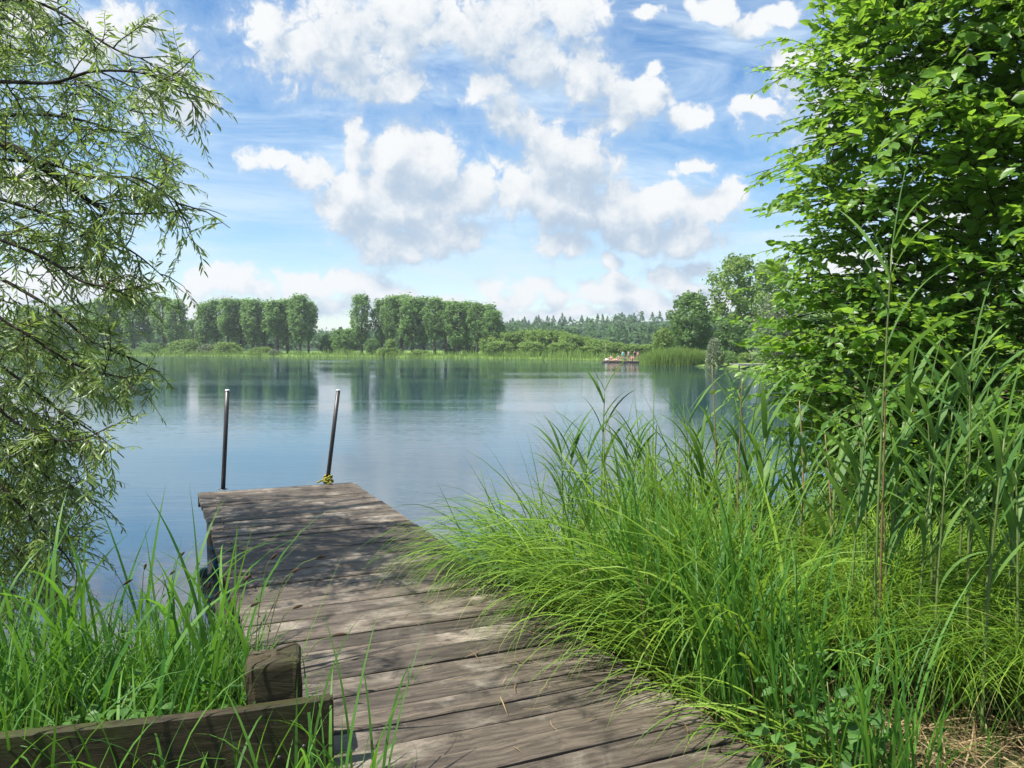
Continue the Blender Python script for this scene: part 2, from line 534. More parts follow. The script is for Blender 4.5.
M['reed'] = leaf_mat('reed_leaf', (.050, .125, .030), (.125, .22, .050), (.18, .34, .05), .34, .52, .25)
M['reed_stem'] = plain_mat('reed_stem', (.11, .15, .045), .55, .3)
M['dry'] = leaf_mat('dry_stalk', (.16, .11, .05), (.34, .26, .14), (.25, .18, .08), .2, .7, .2)
M['spike'] = plain_mat('sedge_flower_spike', (.045, .028, .016), .8, .2)
M['herb'] = leaf_mat('herb_leaf', (.035, .10, .02), (.09, .19, .04), (.16, .33, .05), .3, .5, .3)
M['far_poplar'] = leaf_mat('poplar_crown', (.125, .215, .080), (.185, .285, .105), (.23, .40, .10), .42, .6, .25, clump=(.35, .5, (.085, .14, .05)))
M['far_dark'] = leaf_mat('dark_crown', (.095, .175, .058), (.150, .240, .078), (.18, .33, .07), .38, .6, .25, clump=(.3, .5, (.07, .12, .04)))
M['far_light'] = leaf_mat('light_crown', (.130, .215, .050), (.205, .295, .075), (.25, .40, .08), .40, .6, .25, clump=(.4, .6, (.09, .135, .04)))
M['far_silver'] = leaf_mat('silver_crown', (.095, .135, .075), (.19, .23, .13), (.18, .24, .10), .25, .6, .25)
M['far_bark'] = bark_mat('far_bark', (.045, .04, .032), (.12, .105, .085), 5)
M['far_wood'] = leaf_mat('far_wood', (.055, .115, .048), (.105, .185, .062), (.10, .20, .05), .32, .7, .2, clump=(.06, .6, (.05, .105, .048)))
M['far_reed'] = leaf_mat('far_reed', (.11, .19, .04), (.185, .275, .07), (.25, .38, .07), .42, .6, .2)


def water_mat():
    m, g, out = new_mat('lake_water')
    geo = g.n('ShaderNodeNewGeometry')
    pos = geo.outputs['Position']
    def mp(sx_, sy_, rz=0.):
        q = g.n('ShaderNodeMapping'); g.put(q.inputs[0], pos); q.inputs['Scale'].default_value = (sx_, sy_, 1); q.inputs['Rotation'].default_value = (0, 0, rz); return q.outputs[0]
    r1 = g.noise(mp(.55, 2.6, .06), 1.5, 3, .5, .2)
    r2 = g.noise(mp(1.6, 5.5, -.12), 2.0, 2, .5, .2)
    r3 = g.noise(mp(.10, .42, .03), 1.0, 3, .5)
    patch = g.ss(g.noise(mp(.018, .075), 1.0, 3, .5), .40, .62)
    amp = g.m('MULTIPLY_ADD', patch, .75, .25)
    h = g.m('ADD', g.m('MULTIPLY', r1, .0065), g.m('MULTIPLY', r2, .0032))
    h = g.m('MULTIPLY_ADD', h, amp, g.m('MULTIPLY', r3, .008))
    yw = g.sep(pos)[1]
    ruff = g.m('MULTIPLY', g.ss(g.noise(mp(.022, .06), 1.0, 2, .5), .50, .60), g.m('MULTIPLY', g.ss(yw, 92., 118.), .09))
    h = g.m('MULTIPLY_ADD', ruff, g.noise(mp(1.2, 1.6), 1.0, 3, .6), h)
    b = bump(g, h, 1.0, 1.0)
    col = g.mix(patch, rgba((.007, .034, .052)), rgba((.008, .038, .058)))
    p = bsdf(g, col, .035, .5, b)
    p.inputs['IOR'].default_value = 2.5; p.inputs['Specular IOR Level'].default_value = 1.0
    g.put(out.inputs[0], p.outputs[0]); return m


def ground_mat():
    m, g, out = new_mat('bank_soil_and_meadow')
    geo = g.n('ShaderNodeNewGeometry'); pos = geo.outputs['Position']
    x, y, z = g.sep(pos)
    n1 = g.noise(pos, 3.5, 7, .65); n2 = g.noise(pos, 22., 5, .7); n3 = g.noise(pos, .08, 4, .6)
    soil = g.mix(g.ss(n2, .3, .7), rgba((.035, .026, .016)), rgba((.13, .10, .06)))
    near = g.mix(g.ss(n1, .42, .6), soil, rgba((.05, .085, .02)))
    mead = g.mix(g.ss(n3, .35, .65), rgba((.11, .19, .04)), rgba((.16, .25, .055)))
    c = g.mix(g.ss(y, 30., 60.), near, mead)
    c = g.mix(g.ss(y, 205., 225.), c, rgba((.035, .065, .03)))
    mud = g.ss(z, .10, -.02)
    c = g.mix(mud, c, rgba((.035, .035, .025)))
    p = bsdf(g, c, .95, .1, bump(g, n2, .6, .03))
    g.put(out.inputs[0], p.outputs[0]); return m


M['water'] = water_mat(); M['ground'] = ground_mat()

# ------------------------------------------------------------------ terrain and water
LAKE = np.array([(-40, 14), (-12, 7.6), (-7.5, 6.2), (-4.5, 5.0), (-2.6, 4.75), (-1.5, 4.7), (-0.6, 5.3), (-0.15, 6.2), (0.6, 6.9), (1.9, 7.6), (3.2, 9.0), (5, 12.5), (8, 20), (14, 38), (19.5, 58), (21.5, 72), (21.5, 80), (22, 86),
                 (14.6, 88.5), (15.5, 95), (22, 104), (21, 113), (7.5, 127), (-5.6, 143), (-21, 156), (-55, 171), (-96, 190), (-180, 205), (-260, 190), (-240, 120), (-120, 60), (-70, 30)], float)


def lake_sd(X, Y):
    """distance to the shore, negative inside the lake"""
    p = np.stack([X.ravel(), Y.ravel()], -1)
    best = np.full(len(p), 1e9); ins = np.zeros(len(p), bool)
    for i in range(len(LAKE)):
        a, b = LAKE[i], LAKE[(i + 1) % len(LAKE)]
        ab = b - a
        t = np.clip(((p - a) @ ab) / (ab @ ab), 0, 1)
        best = np.minimum(best, np.linalg.norm(p - a - t[:, None] * ab, axis=1))
        c = (a[1] > p[:, 1]) != (b[1] > p[:, 1])
        xi = a[0] + (p[:, 1] - a[1]) / (b[1] - a[1] + 1e-12) * ab[0]
        ins ^= c & (p[:, 0] < xi)
    return np.where(ins, -best, best).reshape(X.shape)


def ground_z(X, Y):
    X = np.asarray(X, float); Y = np.asarray(Y, float)
    d = lake_sd(X, Y)
    land = .38 * (1 - np.exp(-np.maximum(d, 0) / .45)) + .012 * np.minimum(np.maximum(d - 1, 0), 60)
    bed = -np.minimum(1.8, .35 * np.maximum(-d, 0))
    far = np.clip((Y - 260) / 260, 0, 1)
    hill = far * far * (3 - 2 * far) * (9 + 5 * np.sin(X / 140. + .6) + 3 * np.sin(X / 57.))
    return np.where(d > 0, land, bed) + hill


def axis_lines(segs):
    out = []
    for a, b, s in segs: out += list(np.arange(a, b, s))
    return np.array(out + [segs[-1][1]])


xs = axis_lines([(-2500, -400, 150), (-400, -120, 20), (-120, -20, 3), (-20, -6, .7), (-6, 6, .2), (6, 30, 1.2), (30, 120, 6), (120, 400, 25), (400, 2500, 150)])
ys = axis_lines([(-300, -20, 40), (-20, -2, 2), (-2, 11, .2), (11, 30, 1.2), (30, 80, 3), (80, 215, 2.2), (215, 600, 20), (600, 3000, 150)])
XX, YY = np.meshgrid(xs, ys)
ZZ = ground_z(XX, YY)
ZZ = ZZ + np.where(np.abs(XX) < 7, 1, 0) * (YY < 12) * (YY > -3) * .03 * np.sin(XX * 5.1 + YY * 3) * np.cos(YY * 4.3 - XX * 2)
gmb = MB()
nx, ny = len(xs), len(ys)
ii = (np.arange(ny - 1)[:, None] * nx + np.arange(nx - 1)[None]).reshape(-1, 1)
gmb.add(np.stack([XX, YY, ZZ], -1), ii + np.array([[0, 1, nx + 1, nx]]))
tag(gmb.build('ground', M['ground'], smooth=True), kind='structure')
wmb = MB()
wmb.add([(-300, 2, 0), (60, 2, 0), (60, 230, 0), (-300, 230, 0)], [(0, 1, 2, 3)])
tag(wmb.build('lake_water', M['water']), kind='structure')

# ------------------------------------------------------------------ far trees


def crown_cloud(mb, clumps, n, leaf, flat=.8, rseed=None):
    """leaf faces spread over the outside of a set of (centre, radius, squash) clumps"""
    rad = np.array([c[3] for c in clumps]); w = rad ** 2 / np.sum(rad ** 2)
    idx = rng.choice(len(clumps), n, p=w)
    C = np.array([c[:3] for c in clumps])[idx]; r = rad[idx]
    d = norm(rng.normal(size=(n, 3)))
    rr = r * (rng.random(n) ** .40) * np.where(rng.random(n) < .22, 1.1 + .5 * rng.random(n), 1.0)
    p = C + d * rr[:, None] * np.array([1, 1, flat])
    dirn = norm(rng.normal(size=(n, 3)) + np.array([0, 0, -.2]))
    nr = norm(d * .7 + rng.normal(size=(n, 3)) * .7 + np.array([0, 0, .35]))
    L = leaf * (0.6 + .8 * rng.random(n))
    tone = rng.random(len(clumps))
    rnd = np.clip(.55 * tone[idx] + .45 * rng.random(n), 0, 1)
    sd = norm(np.cross(dirn, nr)); dirn = np.cross(nr, sd)
    v = np.stack([p - dirn * L[:, None] * .6, p + sd * L[:, None] * .38, p + dirn * L[:, None] * .6, p - sd * L[:, None] * .38], 1)
    f = np.arange(n)[:, None] * 4 + np.arange(4)[None]
    mb.add(v.reshape(-1, 3), f, np.repeat(rnd, 4))


def limb_set(mb, h, r, fork, spread, n=5):
    tube(mb, smooth_path([(0, 0, -.3), (r * .3, -r * .2, h * .35), (-r * .2, r * .3, h * .7), (0, 0, h * .97)], 9), np.linspace(r, r * .15, 9), 7)
    for k in range(n):
        a = k * 2.4 + .5; z0 = h * (fork + (.95 - fork) * .7 * k / n)
        e = np.array([math.cos(a) * spread * (1 - .5 * k / n), math.sin(a) * spread * (1 - .5 * k / n), z0 + spread * .9])
        tube(mb, smooth_path([(0, 0, z0), (e[0] * .5, e[1] * .5, z0 + spread * .3), e], 6), np.linspace(r * .45, r * .1, 6), 5)


def make_tree(name, label, cat, h, wr, z0, mat, n, leaf, kind='round', group=None, k=16):
    root = thing(name, label, cat, group=group)
    tm = MB(); limb_set(tm, h * .95, h * .016 + .06, z0 / h + .05, wr * .75)
    tm.build('trunk', M['far_bark'], root, True)
    cl = []
    for i in range(k):
        u = (i + .5) / k
        if kind == 'poplar':
            z = z0 + (h - z0) * u
            env = wr * (math.sin(math.pi * min(1, .10 + .78 * u)) ** .7)
            rr = wr * random.choice((.13, .18, .25, .42))
        elif kind == 'bush':
            z = z0 + (h - z0) * .85 * u; env = wr * math.sqrt(max(0, 1 - (z / h) ** 2)) ; rr = wr * random.uniform(.2, .4)
        else:
            z = z0 + (h - z0) * u
            q = 2 * u - 1; env = wr * math.sqrt(max(.05, 1 - q * q * .9)); rr = wr * random.uniform(.18, .38)
        a = i * 2.399 + random.uniform(-.4, .4)
        e = max(0, env - rr * .6) * random.uniform(.55, 1.18)
        cl.append((math.cos(a) * e, math.sin(a) * e, min(z, h - rr * (1.05 if kind == 'poplar' else .7)), rr))
    cm = MB(); crown_cloud(cm, cl, n, leaf, 1.5 if kind == 'poplar' else 1.0)
    cm.build('crown', mat, root)
    return root


def shore_depth(px):
    """depth of the far shore seen in column px"""
    pts = np.array([(q[0] / q[1] * F + 512, q[1]) for q in LAKE[21:28]])
    pts = pts[np.argsort(pts[:, 0])]
    return float(np.interp(px, pts[:, 0], pts[:, 1]))


ORD = ['first', 'second', 'third', 'fourth', 'fifth', 'sixth', 'seventh', 'eighth', 'ninth', 'tenth', 'eleventh', 'twelfth', 'thirteenth', 'fourteenth', 'fifteenth', 'sixteenth', 'seventeenth', 'eighteenth', 'nineteenth', 'twentieth', 'twenty-first', 'twenty-second', 'twenty-third', 'twenty-fourth', 'twenty-fifth', 'twenty-sixth', 'twenty-seventh', 'twenty-eighth', 'twenty-ninth', 'thirtieth', 'thirty-first', 'thirty-second', 'thirty-third', 'thirty-fourth', 'thirty-fifth', 'thirty-sixth']

# prototypes (moved to their first place, then copied)
poplars = [make_tree('poplar_tree', 'x', 'tree', 12.0, 1.9, 2.4 + .7 * q, M['far_poplar'], 5600, .27, 'poplar', k=80) for q in range(4)]
leafy = [make_tree('leafy_tree', 'x', 'tree', 7.0, 2.4, .5, m, 3600, .32, 'round', k=40) for m in (M['far_dark'], M['far_light'])]
shrubs = [make_tree('round_shrub', 'x', 'shrub', 3.0, 2.0, .2, m, 2000, .25, 'bush', k=26) for m in (M['far_light'], M['far_dark'], M['far_silver'])]
used = set()


def place(proto, px, top, depth, width=None, label='', group=None, cat=None):
    """put a copy of a tree so that its crown top stands at the given row"""
    x = (px - 512) / F * depth
    gz = float(ground_z(np.array([x]), np.array([depth]))[0])
    ztop = CAM_Z - (top - HY) / F * depth
    if proto.name in used: o = copy_tree(proto)
    else: used.add(proto.name); o = proto
    h0 = o.get('h0') or max(v[2] for c in o.children if c.name.startswith('crown') for v in [list(b) for b in c.bound_box])
    o['h0'] = h0
    sz_ = (ztop - gz) / h0
    w0 = o.get('w0') or (max(b[0] for c in o.children if c.name.startswith('crown') for b in c.bound_box) - min(b[0] for c in o.children if c.name.startswith('crown') for b in c.bound_box))
    o['w0'] = w0
    sw = (width / F * depth / w0) if width else sz_
    o.location = (x, depth, gz)
    o.rotation_euler = (0, 0, random.uniform(0, 6.28))
    o.scale = (sw, sw, sz_)
    tag(o, label, cat, group)
    return o


# tall grove in the middle of the far shore
mid = [(362, 290, 18, 8), (382, 298, 17, 12), (391, 293, 19, 9), (402, 291, 20, 13), (413, 293, 19, 9), (424, 294, 19, 14), (435, 296, 19, 10), (446, 297, 19, 13), (457, 298, 19, 9), (467, 299, 18, 13), (477, 300, 19, 10), (487, 303, 20, 12), (493, 309, 16, 8)]
for i, (px, top, w, dd) in enumerate(mid):
    place(poplars[i % 4], px, top + random.uniform(-1.5, 1.5), shore_depth(px) + dd, w * random.uniform(1.35, 1.8), ('slender poplar standing apart at the left end of the middle grove' if i == 0 else '%s poplar from the left in the middle grove across the lake' % ORD[i]), 'poplars in the middle grove')
lft = [(206, 299, 18, 10), (217, 297, 20, 14), (229, 297, 19, 9), (241, 296, 20, 14), (253, 297, 19, 10), (265, 299, 19, 14), (277, 297, 19, 11), (288, 295, 19, 14), (300, 293, 21, 8), (309, 300, 14, 12)]
for i, (px, top, w, dd) in enumerate(lft):
    place(poplars[(i + 1) % 4], px, top + random.uniform(-1.5, 2), shore_depth(px) + dd, w * random.uniform(1.35, 1.8), '%s poplar from the left in the grove left of the poles' % ORD[i], 'poplars in the left grove')
flt = [(88, 300, 22, 12), (104, 296, 22, 9), (119, 295, 20, 13), (134, 293, 22, 9), (149, 294, 21, 12), (164, 294, 20, 10), (177, 296, 20, 8), (60, 302, 24, 12), (30, 304, 26, 12)]
flt.sort()
for i, (px, top, w, dd) in enumerate(flt):
    place(poplars[i % 4], px, top + random.uniform(-1.5, 2), shore_depth(px) + dd, w * random.uniform(1.3, 1.8), '%s poplar from the left in the grove behind the willow sprays' % ORD[i], 'poplars behind the willow')
# broad trees and shrubs between the groves
shr = [(185, 338, 34, 5, 0), (208, 343, 26, 4, 2), (228, 341, 36, 5, 0), (262, 346, 26, 3, 0), (150, 342, 34, 5, 1), (118, 343, 32, 4, 0), (275, 349, 16, 2, 2), (390, 347, 34, 3, 0), (420, 349, 26, 2, 0), (300, 350, 16, 3, 1)]
shr.sort()
for i, (px, top, w, dd, k) in enumerate(shr):
    place(shrubs[k], px, top, shore_depth(px) + dd, w, '%s low shrub from the left on the far shore below the groves' % ORD[i], 'shrubs along the far shore')
lw = [(346, 328, 34, 9, 0, 'round dark bushy tree between the left and the middle poplar groves'), (330, 334, 26, 16, 0, 'smaller dark bushy tree just left of the round one between groves'),
      (194, 318, 22, 34, 0, 'dark tree showing in the gap between the two left groves'), (372, 338, 16, 5, 0, 'dark low tree at the foot of the slender single poplar'),
      (392, 338, 14, 4, 1, 'pale low tree at the foot of the middle grove'), (452, 343, 22, 16, 0, 'dark low tree under the middle of the poplar grove'), (470, 341, 26, 18, 0, 'dark low tree under the right end of the poplar grove')]
for px, top, w, dd, k, lb in lw:
    place(leafy[k], px, top, shore_depth(px) + dd, w, lb, 'bushy trees between the groves')
# pale wood right of the grove
pw_ = [(492, 334, 26, 7), (508, 330, 30, 10), (524, 328, 28, 14), (540, 327, 32, 12), (556, 328, 30, 16), (570, 332, 28, 11), (584, 335, 30, 13), (598, 338, 30, 10), (614, 341, 28, 9), (632, 343, 26, 10), (650, 343, 28, 12), (500, 340, 30, 4), (530, 340, 30, 5), (562, 341, 30, 5), (590, 345, 28, 5)]
scrub = make_tree('leafy_tree', 'x', 'tree', 4.2, 2.1, .2, M['far_light'], 3600, .27, 'round', k=46)
pw_.sort()
for i, (px, top, w, dd) in enumerate(pw_):
    place(scrub, px, top, shore_depth(px) + dd, w * 1.1, '%s pale green tree from the left in the scrub right of the grove' % ORD[i], 'pale trees right of the grove')

# right shore, nearer
rt = [
    ('leafy_tree', M['far_dark'], 9.5, 3.0, 1.0, 5200, .34, 'round', 691, 289, 93, 56, 'round dense tree behind the reed bed on the right shore', 'tree'),
    ('tall_ash_tree', M['far_light'], 14.0, 3.6, 3.5, 6500, .36, 'round', 738, 253, 97, 72, 'tallest tree on the right shore with an open lobed crown', 'tree'),
    ('leafy_tree', M['far_light'], 11.0, 3.0, 2.0, 4200, .34, 'round', 775, 258, 102, 62, 'tall pale tree partly behind the hornbeam on the right shore', 'tree'),
    ('round_shrub', M['far_silver'], 3.8, 1.3, .2, 2600, .17, 'bush', 713, 335, 84, 24, 'silvery narrow shrub right of the reed bed at the water', 'shrub'),
    ('weeping_willow', M['far_silver'], 7.5, 3.2, .6, 6500, .22, 'bush', 786, 288, 80, 86, 'pale grey-green weeping willow above the small jetty', 'tree'),
    ('leafy_tree', M['far_dark'], 7.5, 2.6, .4, 4200, .34, 'round', 732, 318, 90, 42, 'dark tree in the shade between reed bed and weeping willow', 'tree'),
    ('leafy_tree', M['far_light'], 4.4, 1.8, .3, 2400, .30, 'round', 664, 326, 97, 30, 'light low tree at the left foot of the round dense tree', 'tree'),
    ('leafy_tree', M['far_dark'], 11.0, 3.6, 1.0, 4200, .4, 'round', 850, 272, 70, 110, 'dark tree behind the hornbeam leaves on the right shore', 'tree'),
]
for nm, mt, h, wr, z0, n, lf, kd, px, top, dep, w, lb, ct in rt:
    place(make_tree(nm, lb, ct, h, wr, z0, mt, n, lf, kd, k=44), px, top, dep, w, lb, 'trees on the right shore', ct)

for i, (x_, y_, h_, w_) in enumerate([(7.4, 11.5, 2.6, 3.2), (9.6, 15, 3.0, 4.0), (12.6, 19.5, 3.6, 5.0), (15.5, 26, 4.0, 6.), (18.5, 36, 4.6, 7.), (22.5, 48, 5.2, 8.), (25.5, 62, 5.4, 8.)]):
    near_s = make_tree('round_shrub', 'x', 'shrub', 3.0, 2.0, .1, M['far_dark' if i % 2 else 'far_light'], 9000 if i < 4 else 5000, .085 + .018 * i, 'bush', k=60)
    o = place(near_s, 512 + x_ / y_ * F, HY + (CAM_Z - h_) / y_ * F, y_, w_ / y_ * F, '%s nearest bank shrub behind the hornbeam leaves' % ORD[i], 'shrubs on the bank behind the hornbeam')

for i, (px, top, dep, w) in enumerate([(728, 350, 84, 26), (748, 352, 86, 30), (775, 350, 84, 34), (800, 345, 82, 40)]):
    place(shrubs[1 if i % 2 == 0 else 0], px, top, dep, w, '%s bush from the left on the shore behind the small jetty' % ORD[i], 'bushes behind the small jetty')

# far-off wood on the rise behind the lake: one mass
fw = MB()
cl = []
con = []
for _ in range(1500):
    y_ = 228 + 260 * random.random() ** 1.3; x_ = random.uniform(-.72, .72) * y_
    gz = float(ground_z(np.array([x_]), np.array([y_]))[0])
    hh = random.uniform(5.0, 7.8) * (1.05 if x_ > 0 else .85)
    if random.random() < .13 or y_ > 440: con.append((x_, y_, gz, hh * random.uniform(.75, 1.0)))
    else:
        for q in range(5):
            cl.append((x_ + random.uniform(-1.8, 1.8), y_ + random.uniform(-1.8, 1.8), gz + hh * random.uniform(.2, .85), random.uniform(1.5, 2.5)))
crown_cloud(fw, cl, 110000, .95)
for x_, y_, gz, hh in con:
    n = 46
    u = rng.random(n) ** .7; a = rng.random(n) * 6.283
    rr = (1 - u) * hh * .24 + .15
    p = np.stack([x_ + np.cos(a) * rr, y_ + np.sin(a) * rr, gz + 1 + u * (hh - 1)], -1)
    dv = norm(np.stack([np.cos(a), np.sin(a), np.full(n, -.5)], -1)); sd = norm(np.cross(dv, [0, 0, 1.]))
    L = ((1 - u) * 1.6 + .7)[:, None]
    v = np.stack([p - dv * L * .4 + [0, 0, .35], p + sd * L * .45, p + dv * L * .6, p - sd * L * .45], 1)
    fw.add(v.reshape(-1, 3), np.arange(n)[:, None] * 4 + np.arange(4)[None], np.repeat(rng.random(n) * .35, 4))
tag(fw.build('far_wood', M['far_wood']), 'dark mixed wood on the rise far beyond the lake', 'wood', kind='stuff')

# reed belts along the far shore and the reed bed on the right
rb = MB()
seg_pts = LAKE[20:29]
rts = []
for a, b in zip(seg_pts[:-1], seg_pts[1:]):
    L_ = np.linalg.norm(b - a); n = int(L_ * 34)
    t = rng.random(n); nrmv = np.array([(b - a)[1], -(b - a)[0]]) / L_
    off = rng.normal(size=n) * 1.2 + .3
    rts.append(a + t[:, None] * (b - a) + off[:, None] * -nrmv * -1)
rts = np.concatenate(rts)
rz = np.maximum(ground_z(rts[:, 0], rts[:, 1]), -.1)
k = len(rts)
hfac = .8 + .22 * np.sin(rts[:, 0] * .23) * np.sin(rts[:, 0] * .071 + 1) + .2 * np.sin(rts[:, 0] * .9 + rts[:, 1] * .7)
blades(rb, np.column_stack([rts, rz]), rng.random(k) * 6.28, (1.0 + .6 * rng.random(k)) * hfac, rng.random(k) * .15, .2 + rng.random(k) * .8, np.full(k, .10), rng.random(k), 3)
tag(rb.build('reed_belt', M['far_reed']), 'low pale green reeds lining the far shore', 'reeds', kind='stuff')
rb = MB()
n = 5200
t = rng.random(n); q = rng.random(n)
bx_ = 14.4 + t * 7.4; by_ = 88.2 + q * 4.5 - 1.2 * np.sin(t * 3.1)
blades(rb, np.column_stack([bx_, by_, np.full(n, -.05)]), rng.random(n) * 6.28, (1.3 + .9 * rng.random(n)) * (.75 + .35 * np.sin(t * 3.1)), rng.random(n) * .12, .15 + rng.random(n) * .7, np.full(n, .07), rng.random(n), 3)
tag(rb.build('reed_bed', M['far_reed']), 'rounded bright green reed bed jutting out from the right shore', 'reeds', kind='stuff')

# ------------------------------------------------------------------ dock
UX = np.array([.9135, .4067]); VY = np.array([.4067, -.9135])     # across, towards the camera
FR = np.array([-1.874, 9.57]); DW = 1.714
FL = FR - DW * UX
DZ = .5
dock = thing('wooden_jetty', 'weathered plank jetty running out over the lake from the grassy bank', 'jetty', ((FL[0] + FR[0]) / 2, (FL[1] + FR[1]) / 2, DZ), math.atan2(UX[1], UX[0]))
# local frame: x across (left - right), y away from the camera, so the deck runs along -y
dm = MB()
yy_ = 0.0
NSEG = 22
while yy_ > -8.6:
    w = random.uniform(.145, .20); gap = random.uniform(.006, .014)
    x0 = -DW / 2 + random.uniform(-.007, .007); x1 = DW / 2 + random.uniform(-.008, .008)
    xsn = np.linspace(x0, x1, NSEG + 1)
    ph = random.uniform(0, 9)
    wav = .0025 * np.sin(xsn * 4 + ph) + .0015 * np.sin(xsn * 11 + ph * 2)
    wav2 = .0025 * np.sin(xsn * 3.4 + ph * 1.7) + .0015 * np.sin(xsn * 13 + ph)
    dz = random.uniform(-.004, .003) + .004 * np.sin(xsn * 1.6 + ph)
    tilt = random.uniform(-.006, .006)
    bv = .006; T_ = .042
    prof = [(0, -T_), (0, -bv), (bv, 0), (w * .5, -.0025), (w - bv, 0), (w, -bv), (w, -T_)]
    rows = []
    for (py_, pz_) in prof:
        e = wav * (1 - py_ / w) + wav2 * (py_ / w)
        rows.append(np.stack([xsn, yy_ - py_ + e, pz_ + dz + tilt * (py_ / w - .5)], -1))
    Vv = np.stack(rows, 0); k = len(prof)
    idx = np.arange(k)[:, None] * (NSEG + 1) + np.arange(NSEG + 1)[None]
    q = np.stack([idx[:-1, :-1], idx[1:, :-1], idx[1:, 1:], idx[:-1, 1:]], -1).reshape(-1, 4)
    qb = np.stack([idx[-1, :-1], idx[0, :-1], idx[0, 1:], idx[-1, 1:]], -1).reshape(-1, 4)
    dm.add(Vv.reshape(-1, 3), np.concatenate([q, qb]), random.random())
    s0 = dm.n - k * (NSEG + 1)
    dm.f.append(np.array([s0 + idx[::-1, 0]])); dm.f.append(np.array([s0 + idx[:, -1]]))
    yy_ -= w + gap
for sx_ in (-.72, 0.0, .72):
    b_ = MB(); box(b_, sx_ - .045, sx_ + .045, -8.5, -.03, -.19, -.047, random.random(), .006); b_.build('beam', M['pile'], dock)
b_ = MB(); box(b_, -DW / 2 + .005, DW / 2 - .005, .006, .040, -.16, -.006, .2, .004); b_.build('end_board', M['pile'], dock)
for sx_ in (-DW / 2 - .05, -DW / 2 + .12, DW / 2 - .12):
    for yv in (-.35, -2.1, -3.95):
        if (sx_ > -.8 and yv < -3) or (sx_ < -.8 and yv > -3): continue
        b_ = MB(); top = -.055 if sx_ > -.8 else -.05
        tube(b_, [(sx_, yv, -1.9), (sx_, yv, -.6), (sx_ + .005, yv, top)], [.06, .058, .055], 12, random.random()); b_.build('pile', M['pile'], dock, True)
NDECK = sum(len(f) for f in dm.f)
sc_ = dm
random.seed(31)
for k in range(48):
    yv = -.09 - k * .1795
    for sx_ in (-.72, .72):
        for dy_ in (-.045, .045):
            if random.random() < .25: continue
            c = np.array([sx_ + random.uniform(-.03, .03), yv + dy_ + random.uniform(-.012, .012), -.001])
            th = np.linspace(0, 6.283, 6, endpoint=False)
            ring = np.stack([c[0] + .0042 * np.cos(th), c[1] + .0042 * np.sin(th), np.full(6, .0035)], -1)
            low = ring.copy(); low[:, 2] = -.012
            sc_.add(np.vstack([ring, low]), [(i, (i + 1) % 6, 6 + (i + 1) % 6, 6 + i)[::-1] for i in range(6)]); n0 = sc_.n - 12
            sc_.f.append(np.array([[n0 + i for i in range(6)]]))
deck = dm.build('deck', M['deck'], dock)
deck.data.materials.append(M['rust'])
deck.data.polygons.foreach_set('material_index', [1 if i >= NDECK else 0 for i in range(len(deck.data.polygons))])

# the two poles at the outer end
def pole(bp, tp, label, rope):
    base = np.array([bp[0], bp[1], DZ + .002]); d = np.array(tp) - base
    t = thing('metal_pole', label, 'pole', base, group='poles at the outer end of the jetty')
    m_ = MB(); tube(m_, [(0, 0, 0.0), d * .5, d], .024, 16); m_.build('tube', M['metal'], t, True)
    m_ = MB(); u = d / np.linalg.norm(d); tube(m_, [d + u * .001, d + u * .012, d + u * .018], [.026, .026, .014], 16); m_.build('cap', M['cap'], t, True)
    m_ = MB()
    th = np.linspace(0, 6.283, 28, endpoint=False)
    for k, (rr, zz) in enumerate([(.05, .006)]):
        tube(m_, [(0, 0, .001), (0, 0, zz)], rr, 18)
    m_.build('foot_plate', M['metal'], t, True)
    if rope:
        m_ = MB()
        th = np.linspace(0, 6.283 * 4.6, 110)
        rr = .036 + .010 * np.sin(th * 3.3) + .022 * np.exp(-th / 6)
        zz = .014 + .075 * th / th.max() + .01 * np.sin(th * 2.1)
        tube(m_, np.stack([rr * np.cos(th) + d[0] * zz / d[2], rr * np.sin(th) + d[1] * zz / d[2], zz], -1), .011, 7)
        tube(m_, smooth_path([(-.03, -.03, .05), (-.075, -.05, .03), (-.11, -.03, .013)], 8), .010, 7)
        tube(m_, smooth_path([(.03, -.03, .03), (.06, -.07, .016), (.03, -.10, .012)], 8), .010, 7)
        m_.build('rope', M['rope'], t, True)
    return t
lb_ = gp(221, 490.5, DZ); rb_ = gp(326, 484.2, DZ)
pole(lb_, P(227, 391, lb_[1]), 'left dark metal pole, nearly upright with no rope at its foot', False)
pole(rb_, P(338, 391, rb_[1] + .05), 'right dark metal pole leaning outward with yellow rope at its foot', True)

# ------------------------------------------------------------------ timber edging at the lower left
ed = thing('timber_edging', 'dark mossy edging board with a stubby post at the foot of the jetty', 'edging', P(330, 705, 3.05), R(16.4))
ed.location = (P(330, 705, 3.05)[0], 3.05, 0.0)
zt = P(330, 705, 3.05)[2]
e_ = MB()
NS = 30
xsn = np.linspace(-3.2, 0, NS)
prof = [(0, .16), (0, zt - .006), (.006, zt), (.044, zt), (.05, zt - .006), (.05, .16)]
rows = [np.stack([xsn, np.full(NS, y_) + .004 * np.sin(xsn * 3), np.full(NS, z_) + (.004 * np.sin(xsn * 5 + 1) if z_ > .3 else 0)], -1) for y_, z_ in prof]
Vv = np.stack(rows, 0); idx = np.arange(6)[:, None] * NS + np.arange(NS)[None]
q = np.stack([idx[:-1, :-1], idx[:-1, 1:], idx[1:, 1:], idx[1:, :-1]], -1).reshape(-1, 4)
e_.add(Vv.reshape(-1, 3), q, .4); e_.f.append(np.array([idx[:, -1]])); e_.f.append(np.array([idx[::-1, 0]]))
e_.build('board', M['edging'], ed)
pz = P(280, 658, 3.16)[2]
pxc = P(281, 652, 3.17)[0] - ed.location[0]
e_ = MB()
